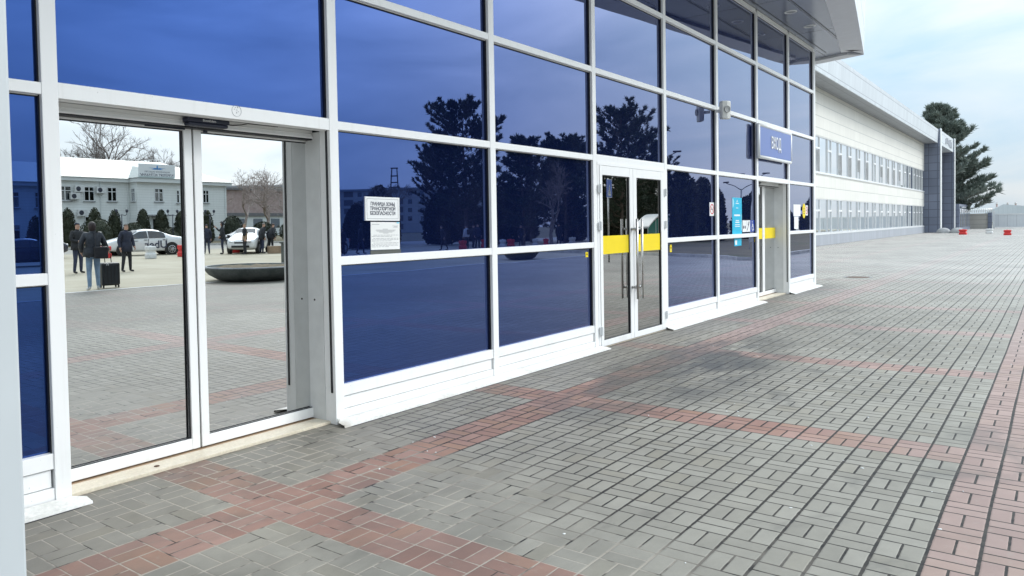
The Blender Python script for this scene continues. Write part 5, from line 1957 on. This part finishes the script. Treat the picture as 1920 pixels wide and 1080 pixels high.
def person(label, loc, rz, H=1.74, top='navycloth', legs='blackcloth', shoes='black', cover='hair', cover_kind='hair', bulk=1.0, hem=0.80,
           arms=None, stance=0.10, stride=0.0, lean=0.0, group=None, cuff=None):
    """forward is local -y; arms = ((elbow, wrist) for the -x arm, then for the +x arm), metres for a 1.75 m figure"""
    s = H / 1.75
    t = thing('person', label, 'person', loc, rz, group)
    if arms is None:
        arms = (((-0.255, 0.03, 1.14), (-0.27, -0.05, 0.90)), ((0.255, 0.03, 1.14), (0.27, -0.05, 0.90)))
    B = bulk
    L = lean
    V = [(0, 0, 0.94), (0, 0.01 - L * 0.3, 1.12), (0, -L * 0.7, 1.33), (0, 0.005 - L, 1.46), (0, -0.005 - L, 1.53), (0, -0.02 - L, 1.585), (0, -0.02 - L, 1.66), (0, -0.01 - L, 1.72),
         (0, -0.085 - L, 1.615)]
    Rr = [(0.155 * B, 0.115 * B), (0.15 * B, 0.115 * B), (0.175 * B, 0.125 * B), (0.10, 0.08), 0.055, (0.066, 0.078), (0.076, 0.092), (0.05, 0.06), (0.024, 0.02)]
    Ed = [(0, 1), (1, 2), (2, 3), (3, 4), (4, 5), (5, 6), (6, 7), (5, 8)]
    def add(p, r, par):
        V.append(p); Rr.append(r); Ed.append((par, len(V) - 1))
        return len(V) - 1
    hands = []
    for sgn, (el, wr) in zip((-1, 1), arms):
        a = add((sgn * 0.165 * (0.6 + 0.4 * B), 0.0 - L * 0.9, 1.425), 0.072 * B, 2)
        b = add(tuple(el), 0.056 * B, a)
        c = add(tuple(wr), 0.040 if B < 1.1 else 0.045, b)
        d = (Vector(wr) - Vector(el)).normalized()
        h = add(tuple(Vector(wr) + d * 0.075), (0.030, 0.018), c)
        hands.append((Vector(wr), d, sgn))
    for sgn in (-1, 1):
        st = stride * sgn
        a = add((sgn * 0.088, 0, 0.90), (0.098 * (0.5 + 0.5 * B), 0.11), 0)
        b = add((sgn * (0.06 + stance * 0.5), -0.02 - st * 0.5, 0.50), 0.070, a)
        c = add((sgn * (0.04 + stance * 0.9), 0.02 - st + (0.04 if st < 0 else 0), 0.10), 0.052, b)
        d = add((sgn * (0.045 + stance * 0.9), 0.03 - st, 0.045), (0.042, 0.042), c)
        add((sgn * (0.06 + stance * 0.9), -0.15 - st, 0.035), (0.040, 0.030), d)
    V = [(x * s, y * s, z * s) for x, y, z in V]
    Rr = [tuple(q * s for q in r) if isinstance(r, tuple) else r * s for r in Rr]
    me = skin_mesh(V, Ed, Rr, 0, 1)
    bm = new_bm()
    bm.from_mesh(me)
    bpy.data.meshes.remove(me)
    # fingers: palm knuckles to tips, curled a little
    fs = new_bm()
    for wr, d, sgn in hands:
        side = d.cross(Vector((sgn, 0, 0))).normalized() if abs(d.x) < 0.8 else d.cross(Vector((0, 0, 1))).normalized()
        palm = wr + d * 0.085
        inw = Vector((-sgn, 0, 0))
        for q, (o_, ln) in enumerate(((-0.028, 0.055), (-0.010, 0.07), (0.009, 0.066), (0.026, 0.05))):
            p0 = (palm + side * o_) * s
            p1 = p0 + (d * ln * 0.55 + inw * 0.006) * s
            p2 = p1 + (d * ln * 0.40 + inw * 0.022) * s
            tube(fs, p0, p1, 0.0095 * s, 0.009 * s, 6)
            tube(fs, p1, p2, 0.009 * s, 0.007 * s, 6)
        th = (wr + d * 0.03 - side * 0.028) * s
        tube(fs, th, th + (d * 0.04 - side * 0.022 + inw * 0.01) * s, 0.011 * s, 0.009 * s, 6)
        tube(fs, th + (d * 0.04 - side * 0.022 + inw * 0.01) * s, th + (d * 0.065 - side * 0.022 + inw * 0.02) * s, 0.009 * s, 0.007 * s, 6)
    # eyes, ears
    for sx_ in (-1, 1):
        bmesh.ops.create_icosphere(fs, subdivisions=1, radius=0.011 * s, matrix=Matrix.Translation((sx_ * 0.030 * s, (-0.098 - L) * s, 1.648 * s)))
    ne = len(fs.faces) - 2 * 20
    fs.faces.ensure_lookup_table()
    eyef = set(range(ne, len(fs.faces)))
    for k, f in enumerate(fs.faces):
        f.material_index = 4 if k in eyef else 2
    tmp = bpy.data.meshes.new('t'); fs.to_mesh(tmp); fs.free()
    n0 = len(bm.faces)
    wrists = [(wr * s, d) for wr, d, _ in hands]
    for f in bm.faces:
        c = f.calc_center_median()
        z = c.z / s
        mi = 0
        hand = any((c - w_).dot(d) > 0.0 and (c - w_).length < 0.16 * s for w_, d in wrists)
        if hand:
            mi = 2
        elif z > 1.525:
            mi = 2
        elif z < 0.085:
            mi = 3
        elif z < hem and abs(c.x) < 0.26 * s and not any((c - w_).length < 0.30 * s and (c - w_).dot(d) > -0.28 * s and abs(c.x) > 0.19 * s for w_, d in wrists):
            mi = 1
        f.material_index = mi
        f.smooth = True
    bm.from_mesh(tmp)
    bpy.data.meshes.remove(tmp)
    o = obj('body', bm, [M[top], M[legs], M['skin'], M[shoes], M['black']], t)
    # hair, cap or hood over the head
    hb = new_bm()
    bmesh.ops.create_icosphere(hb, subdivisions=3, radius=1.0)
    rx, ry, rz_ = ((0.090, 0.108, 0.098) if cover_kind != 'hood' else (0.115, 0.135, 0.135))
    cut = {'hair': -0.15, 'cap': 0.12, 'hood': -2, 'long': -2, 'short': 0.05}[cover_kind]
    kill = []
    for v in hb.verts:
        x, y, z = v.co
        front = y < -0.35
        if z < cut or (front and z < (0.45 if cover_kind in ('hair', 'long', 'short') else 0.30)) or (cover_kind == 'hood' and y < -0.55 and z < 0.5):
            kill.append(v)
            continue
        n_ = 1 + random.gauss(0, 0.012)
        v.co = Vector((x * rx * n_, y * ry * n_ - 0.012 - L, z * rz_ * n_ + 1.665)) * s
        if cover_kind == 'long' and z < 0:
            v.co.z -= 0.10 * s * (-z)
            v.co.x *= 1.08
        if cover_kind == 'hood' and z < -0.4:
            v.co.x *= 1.15
            v.co.y *= 1.1
    bmesh.ops.delete(hb, geom=kill, context='VERTS')
    hc = obj({'hair': 'hair', 'long': 'hair', 'short': 'hair', 'cap': 'hat', 'hood': 'hood'}[cover_kind], hb, M[cover], t, True)
    sd_ = hc.modifiers.new('s', 'SOLIDIFY')
    sd_.thickness = 0.012
    # jacket skirt: the part of the coat below the waist
    jb = new_bm()
    seg = 20
    rows = []
    for z, kx, ky in ((1.10, 0.168, 0.135), (0.98, 0.178, 0.142), (hem, 0.186, 0.15), (hem - 0.004, 0.17, 0.135)):
        rows.append([jb.verts.new(Vector((kx * B * math.cos(2 * PI * k / seg), ky * B * math.sin(2 * PI * k / seg), z + 0.006 * math.sin(3 * k))) * s) for k in range(seg)])
    for A_, B_ in zip(rows[:-1], rows[1:]):
        for k in range(seg):
            jb.faces.new((A_[k], A_[(k + 1) % seg], B_[(k + 1) % seg], B_[k]))
    obj('jacket_hem', jb, M[top], t, True)
    return t


woman = person('person in a black quilted jacket and light blue jeans holding a suitcase handle', (6.41, -13.95, 0), R(14), 1.72, 'jacket', 'jeans', 'whitecloth', 'hair', 'long', 1.32, 0.86,
               arms=(((-0.30, 0.02, 1.16), (-0.25, -0.12, 0.98)), ((0.30, -0.02, 1.17), (0.42, -0.20, 1.02))), stance=0.10, stride=0.10)
# shoulder bag carried by that person
bg_ = thing('shoulder_bag', 'black leather shoulder bag hanging at the hip of the person in blue jeans', 'bag', (6.50, -13.72, 0.0), R(14))
bm = new_bm(); box(bm, -0.17, 0.17, -0.06, 0.06, 0.80, 1.10); obj('bag', bm, M['brownbag'], bg_, bevel=0.03)
bm = new_bm(); path(bm, [(-0.12, 0.03, 1.09), (-0.13, 0.0, 1.3), (-0.10, -0.12, 1.50), (-0.05, -0.32, 1.45), (0.0, -0.36, 1.2), (0.10, -0.16, 1.09)], 0.014, 6); obj('strap', bm, M['brownbag'], bg_)
# suitcase
su = thing('suitcase', 'black hard shell suitcase on wheels with its handle pulled up, beside the person in jeans', 'suitcase', (6.98, -14.25, 0), R(8))
bm = new_bm(); box(bm, -0.235, 0.235, -0.14, 0.14, 0.065, 0.66); obj('shell', bm, M['suitcase'], su, bevel=0.045)
bm = new_bm()
for k in range(5):
    x = -0.18 + 0.09 * k
    box(bm, x - 0.012, x + 0.012, 0.139, 0.146, 0.12, 0.60)
obj('rib', bm, M['black'], su)
bm = new_bm()
tube(bm, (-0.075, -0.08, 0.66), (-0.115, -0.08, 1.02), 0.011, 0.011, 8)
tube(bm, (0.085, -0.08, 0.66), (0.045, -0.08, 1.02), 0.011, 0.011, 8)
tube(bm, (-0.125, -0.08, 1.02), (0.055, -0.08, 1.02), 0.017, 0.017, 8)
obj('handle', bm, M['black'], su)
for sx_ in (-1, 1):
    for sy_ in (-1, 1):
        bm = new_bm()
        tube(bm, (sx_ * 0.19 - 0.015, sy_ * 0.10, 0.03), (sx_ * 0.19 + 0.015, sy_ * 0.10, 0.03), 0.03, 0.03, 14)
        box(bm, sx_ * 0.19 - 0.02, sx_ * 0.19 + 0.02, sy_ * 0.10 - 0.015, sy_ * 0.10 + 0.015, 0.045, 0.07)
        obj('wheel', bm, M['black'], su)
bm = new_bm()
ring(bm, -0.09, 0.61, 0.018, 0.03, 0.1405, 0.143, 20)
box(bm, -0.005, 0.008, 0.1405, 0.143, 0.27, 0.34)
obj('sticker', bm, M['signwhite'], su)

person('person in dark padded clothes and a knitted cap beside the one in jeans', (9.5, -21.3, 0), R(168), 1.74, 'blackcloth', 'darkjeans', 'black', 'navycloth', 'cap', 1.28, 0.82,
       arms=(((-0.27, -0.02, 1.16), (-0.12, -0.22, 1.10)), ((0.27, -0.02, 1.16), (0.12, -0.22, 1.12))))
person('person with short grey hair in a long navy jacket and black trousers, facing the glass', (10.89, -20.6, 0), R(172), 1.69, 'navycloth', 'blackcloth', 'black', 'greyhair', 'short', 1.28, 0.74,
       arms=(((-0.29, 0.03, 1.14), (-0.27, -0.10, 0.92)), ((0.29, 0.03, 1.14), (0.30, -0.06, 0.88))), stance=0.14)
person('person in a short navy jacket and dark jeans seen from behind', (22.27, -32.8, 0), R(20), 1.68, 'navycloth', 'darkjeans', 'black', 'navycloth', 'cap', 1.16, 0.86)
person('person in a dark hooded overall raising a hand to the face, beside the red barrier', (22.62, -31.8, 0), R(-55), 1.80, 'blackcloth', 'navycloth', 'black', 'blackcloth', 'hood', 1.22, 0.84,
       arms=(((-0.29, 0.02, 1.18), (-0.24, -0.12, 0.98)), ((0.28, -0.16, 1.26), (0.20, -0.32, 1.44))), stance=0.16)
person('person in a tan knitted hat carrying a black backpack before the second white car', (22.93, -30.15, 0), R(-70), 1.68, 'tancloth', 'blackcloth', 'black', 'tancloth', 'cap', 1.06, 0.86)
bp = thing('backpack', 'black backpack worn by the person in the tan hat', 'backpack', (22.75, -30.08, 0), R(-70))
bm = new_bm(); box(bm, -0.16, 0.16, 0.0, 0.20, 1.02, 1.44); obj('pack', bm, M['blackcloth'], bp, bevel=0.06)
bm = new_bm(); box(bm, -0.12, 0.12, 0.201, 0.25, 1.06, 1.24); obj('pocket', bm, M['blackcloth'], bp, bevel=0.02)
person('person in black bending into the open door of the second white car', (25.3, -30.9, 0), R(75), 1.70, 'blackcloth', 'blackcloth', 'black', 'hair', 'hair', 1.15, 0.82, lean=0.25)
person('person in black standing behind the white car at the edge of the door cheek', (25.95, -29.6, 0), R(150), 1.78, 'blackcloth', 'blackcloth', 'black', 'hair', 'hair', 1.15, 0.80)
person('person in a dark parka and grey cap leaning towards the second white car', (24.2, -30.3, 0), R(100), 1.72, 'blackcloth', 'darkjeans', 'black', 'greyhair', 'cap', 1.2, 0.8, lean=0.12)
person('person in navy with a raised arm at the boot of the second white car', (26.6, -30.6, 0), R(30), 1.75, 'navycloth', 'blackcloth', 'black', 'hair', 'hair', 1.2, 0.84,
       arms=(((-0.29, 0.02, 1.18), (-0.24, -0.12, 0.98)), ((0.32, -0.12, 1.42), (0.36, -0.22, 1.66))))
person('person in a black coat half hidden by the dark edge of the door cheek', (26.9, -29.9, 0), R(200), 1.8, 'blackcloth', 'blackcloth', 'black', 'blackcloth', 'hood', 1.25, 0.66)
# mirrored in the blue panes
person('dark clothed person beside the pale car, left of the white notices', (29.2, -29.4, 0), R(60), 1.62, 'blackcloth', 'blackcloth', 'black', 'hair', 'hair', 1.25, 0.70)
person('tall dark clothed person striding before the pale car, left of the white notices', (30.4, -28.9, 0), R(110), 1.86, 'blackcloth', 'navycloth', 'black', 'blackcloth', 'hood', 1.15, 0.74, stride=0.16)
person('dark stooping person with a pale bag, mirrored low in the second blue pane', (36.8, -27.6, 0), R(-60), 1.66, 'blackcloth', 'blackcloth', 'black', 'hair', 'hair', 1.25, 0.78, stride=0.18, lean=0.12)
person('person in a short white jacket and dark trousers with a black pack', (39.6, -27.8, 0), R(10), 1.68, 'whitecloth', 'blackcloth', 'black', 'hair', 'hair', 1.14, 0.90)
person('dark clothed person right of the person in a white jacket, under the broad pine', (40.7, -27.7, 0), R(200), 1.76, 'navycloth', 'blackcloth', 'black', 'hair', 'hair', 1.2, 0.80)
person('second dark clothed person in the group under the broad pine', (41.3, -28.5, 0), R(130), 1.70, 'blackcloth', 'blackcloth', 'black', 'blackcloth', 'cap', 1.2, 0.74)
person('person in a long black coat standing alone beside a white barrier', (45.7, -27.5, 0), R(190), 1.66, 'blackcloth', 'blackcloth', 'black', 'greyhair', 'hair', 1.16, 0.62)
person('dark clothed person at the right end of the mirrored row, under the pines', (49.9, -26.6, 0), R(90), 1.74, 'blackcloth', 'blackcloth', 'black', 'hair', 'hair', 1.2, 0.76)
bm = new_bm(); box(bm, -0.16, 0.16, -0.09, 0.09, 1.02, 1.40)
tag(obj('backpack', bm, M['blackcloth'], None, bevel=0.05, loc=(39.66, -27.62, 0), rot=(0, 0, R(10))), 'black backpack on the white jacket of the person under the pine', 'backpack')


# ------------------------------------------------------------------ cars
ST = [(-2.17, .36, .80, .86, .66, .60), (-2.08, .26, .90, 1.00, .80, .72), (-1.62, .20, .95, 1.07, .85, .74), (-1.30, .20, .96, 1.12, .86, .68), (-0.72, .20, .95, 1.42, .865, .57),
      (-0.1, .20, .94, 1.48, .87, .57), (0.42, .20, .93, 1.44, .87, .56), (1.12, .20, .92, 1.03, .86, .70), (1.66, .22, .86, .93, .85, .72), (2.04, .28, .74, .80, .79, .66), (2.17, .36, .62, .66, .66, .56)]


def st_at(x):
    for a, b in zip(ST[:-1], ST[1:]):
        if a[0] <= x <= b[0]:
            f = (x - a[0]) / (b[0] - a[0])
            return [a[k] + (b[k] - a[k]) * f for k in range(6)]
    return list(ST[-1])


def car(name, label, loc, rz, paint, lettering=None, group=None, plate_=True):
    t = thing(name, label, 'car', loc, rz, group)
    bm = new_bm()
    rows = []
    for x, zl, zb, zt, wb, wt in ST:
        half = [(0, zt), (wt * 0.55, zt - 0.006), (wt, zt - 0.035 if zt > 1.2 else zt - 0.02), (wb * 0.985, zb), (wb, (zb + zl) * 0.56), (wb * 0.965, zl + 0.10), (wb * 0.86, zl), (0, zl)]
        full = half + [(-y, z) for y, z in half[-2:0:-1]]
        rows.append([bm.verts.new((x, y, z)) for y, z in full])
    n = len(rows[0])
    for A_, B_ in zip(rows[:-1], rows[1:]):
        for k in range(n):
            bm.faces.new((A_[k], A_[(k + 1) % n], B_[(k + 1) % n], B_[k]))
    bm.faces.new(rows[0])
    bm.faces.new(rows[-1][::-1])
    bd = obj('body', bm, M[paint], t, True)
    ss = bd.modifiers.new('sub', 'SUBSURF')
    ss.levels = ss.render_levels = 2
    def side(x, f, s, off):
        _, zl, zb, zt, wb, wt = st_at(x)
        y = wb * 0.985 + (wt - wb * 0.985) * f
        return (x, s * (y + off), zb + (zt - 0.05 - zb) * f)
    for s in (-1, 1):
        for nm, xs, f0, f1 in (('front_window', (0.98, 0.8, 0.6, 0.42, 0.2, 0.02), 0.06, 0.84), ('rear_window', (-0.04, -0.25, -0.45, -0.65, -0.8, -0.95), 0.06, 0.84)):
            g = new_bm()
            top_ = [g.verts.new(side(x, f1 if 0.1 < abs(x) < 0.95 or True else f0, s, -0.012)) for x in xs]
            bot = [g.verts.new(side(x, f0, s, 0.004)) for x in xs]
            for k in range(len(xs) - 1):
                g.faces.new((top_[k], top_[k + 1], bot[k + 1], bot[k]))
            w_ = obj('side_window', g, M['carglass'], t)
            m_ = w_.modifiers.new('s', 'SOLIDIFY'); m_.thickness = 0.03; m_.offset = 0
        for hx in (0.10, -0.92):
            g = new_bm(); box(g, hx - 0.02, hx + 0.12, s * 0.865 - 0.02, s * 0.865 + 0.02, 0.84, 0.87); obj('door_handle', g, M['black'], t)
        g = new_bm()
        for x in (0.0, 1.02, -1.02):
            box(g, x - 0.008, x + 0.008, s * 0.862 - 0.012, s * 0.862 + 0.012, 0.36, 0.92)
        obj('door_seam', g, M['black'], t)
        g = new_bm(); box(g, 0.86, 1.0, s * 0.88, s * 1.05, 0.93, 1.06); obj('wing_mirror', g, M['black'], t, bevel=0.03)
        for wx in (1.32, -1.30):
            g = new_bm(); tube(g, (wx, s * 0.72, 0.335), (wx, s * 0.872, 0.335), 0.385, 0.385, 28); obj('wheel_arch', g, M['black'], t)
            g = new_bm(); tube(g, (wx, s * 0.70, 0.315), (wx, s * 0.885, 0.315), 0.315, 0.305, 28); wh = obj('wheel', g, M['tyre'], t, bevel=0.02)
            g = new_bm()
            tube(g, (wx, s * 0.884, 0.315), (wx, s * 0.889, 0.315), 0.06, 0.06, 14)
            for k in range(8):
                a_ = 2 * PI * k / 8
                tube(g, (wx, s * 0.888, 0.315), (wx + 0.2 * math.cos(a_), s * 0.886, 0.315 + 0.2 * math.sin(a_)), 0.028, 0.02, 5)
            for k in range(24):
                a_, b_ = 2 * PI * k / 24, 2 * PI * (k + 1) / 24
                tube(g, (wx + 0.205 * math.cos(a_), s * 0.886, 0.315 + 0.205 * math.sin(a_)), (wx + 0.205 * math.cos(b_), s * 0.886, 0.315 + 0.205 * math.sin(b_)), 0.018, 0.018, 5)
            obj('rim', g, M['rim'], wh)
        g = new_bm(); box(g, 1.98, 2.15, s * 0.46 - 0.17, s * 0.46 + 0.17, 0.63, 0.745); obj('headlight', g, M['lampclear'], t, bevel=0.04)
        g = new_bm(); box(g, -2.16, -1.98, s * 0.66 - 0.12, s * 0.66 + 0.12, 0.74, 0.93); obj('taillight', g, M['lampred'], t, bevel=0.04)
    for nm, xa_, xb_, tops in (('windscreen', 1.06, 0.48, 0.5), ('rear_screen', -1.26, -0.76, 0.5)):
        g = new_bm()
        ptsv = []
        for f in (0, 0.33, 0.66, 1):
            x = xa_ + (xb_ - xa_) * f
            _, zl, zb, zt, wb, wt = st_at(x)
            ptsv.append([g.verts.new((x, y * wt * 0.86, zt + 0.012 - 0.02 * abs(y))) for y in (-1, -0.5, 0, 0.5, 1)])
        for A_, B_ in zip(ptsv[:-1], ptsv[1:]):
            for k in range(4):
                g.faces.new((A_[k], A_[k + 1], B_[k + 1], B_[k]))
        obj(nm, g, M['carglass'], t, True)
    g = new_bm(); box(g, 2.02, 2.17, -0.5, 0.5, 0.36, 0.48); box(g, 2.06, 2.165, -0.33, 0.33, 0.58, 0.68); obj('grille', g, M['black'], t, bevel=0.02)
    if plate_:
        g = new_bm(); box(g, 2.165, 2.185, -0.26, 0.26, 0.48, 0.59); obj('number_plate', g, M['signwhite'], t)
    if lettering:
        for s in (-1, 1):
            y = 0.878
            mt = (Matrix.Translation((-0.42, -y, 0.58)) @ FACE_S) if s < 0 else (Matrix.Translation((-0.42, y, 0.58)) @ FACE_N)
            text_mesh('lettering', lettering, 0.60, M['ink'], t, mt, 0.004, bold=0.008)
            text_mesh('small_lettering', 'такси', 0.11, M['ink'], t, (Matrix.Translation((0.70, -y, 0.80)) @ FACE_S) if s < 0 else (Matrix.Translation((0.70, y, 0.80)) @ FACE_N), 0.004)
    return t


# car's own +x is its nose; the taxi shows its side to the glass with the nose to the left
car('parked_car', 'white taxi saloon parked side on with large black letters on its doors', (19.85, -35.3, 0), R(180 + 12), 'carwhite', 'Uber')
car('parked_car', 'white car nose on to the glass, behind the person in the tan hat', (24.6, -32.0, 0), R(140), 'carwhite')
car('parked_car', 'dark car mirrored in the narrow blue pane by the pale column', (13.6, -36.2, 0), R(5), 'cardark')
car('parked_car', 'pale car mirrored low in the blue pane left of the white notices', (29.6, -31.6, 0), R(165), 'carsilver', 'Uber')
for k, (x, y, rz, p_, lab) in enumerate(((62.0, -48.0, 10, 'carsilver', 'silver car parked far behind the trunks of the pines'), (70.5, -46.0, 20, 'carwhite', 'white car parked far behind the pines, the farther of two'), (36.0, -47.5, 170, 'cardark', 'dark car parked far off behind the white notices'))):
    car('parked_car', lab, (x, y, 0), R(rz), p_)
# open door and boot lid of the second white car are held by the people round it; a pale panel leans there
t = thing('cardboard_box', 'tan cardboard box on the ground beside the second white car', 'box', (24.6, -29.7, 0), R(25))
bm = new_bm(); box(bm, -0.35, 0.35, -0.25, 0.25, 0, 0.42); obj('carton', bm, M['tancloth'], t, bevel=0.008)
bm = new_bm(); box(bm, -0.35, 0.35, -0.02, 0.02, 0.421, 0.424); obj('tape', bm, M['paper'], t)
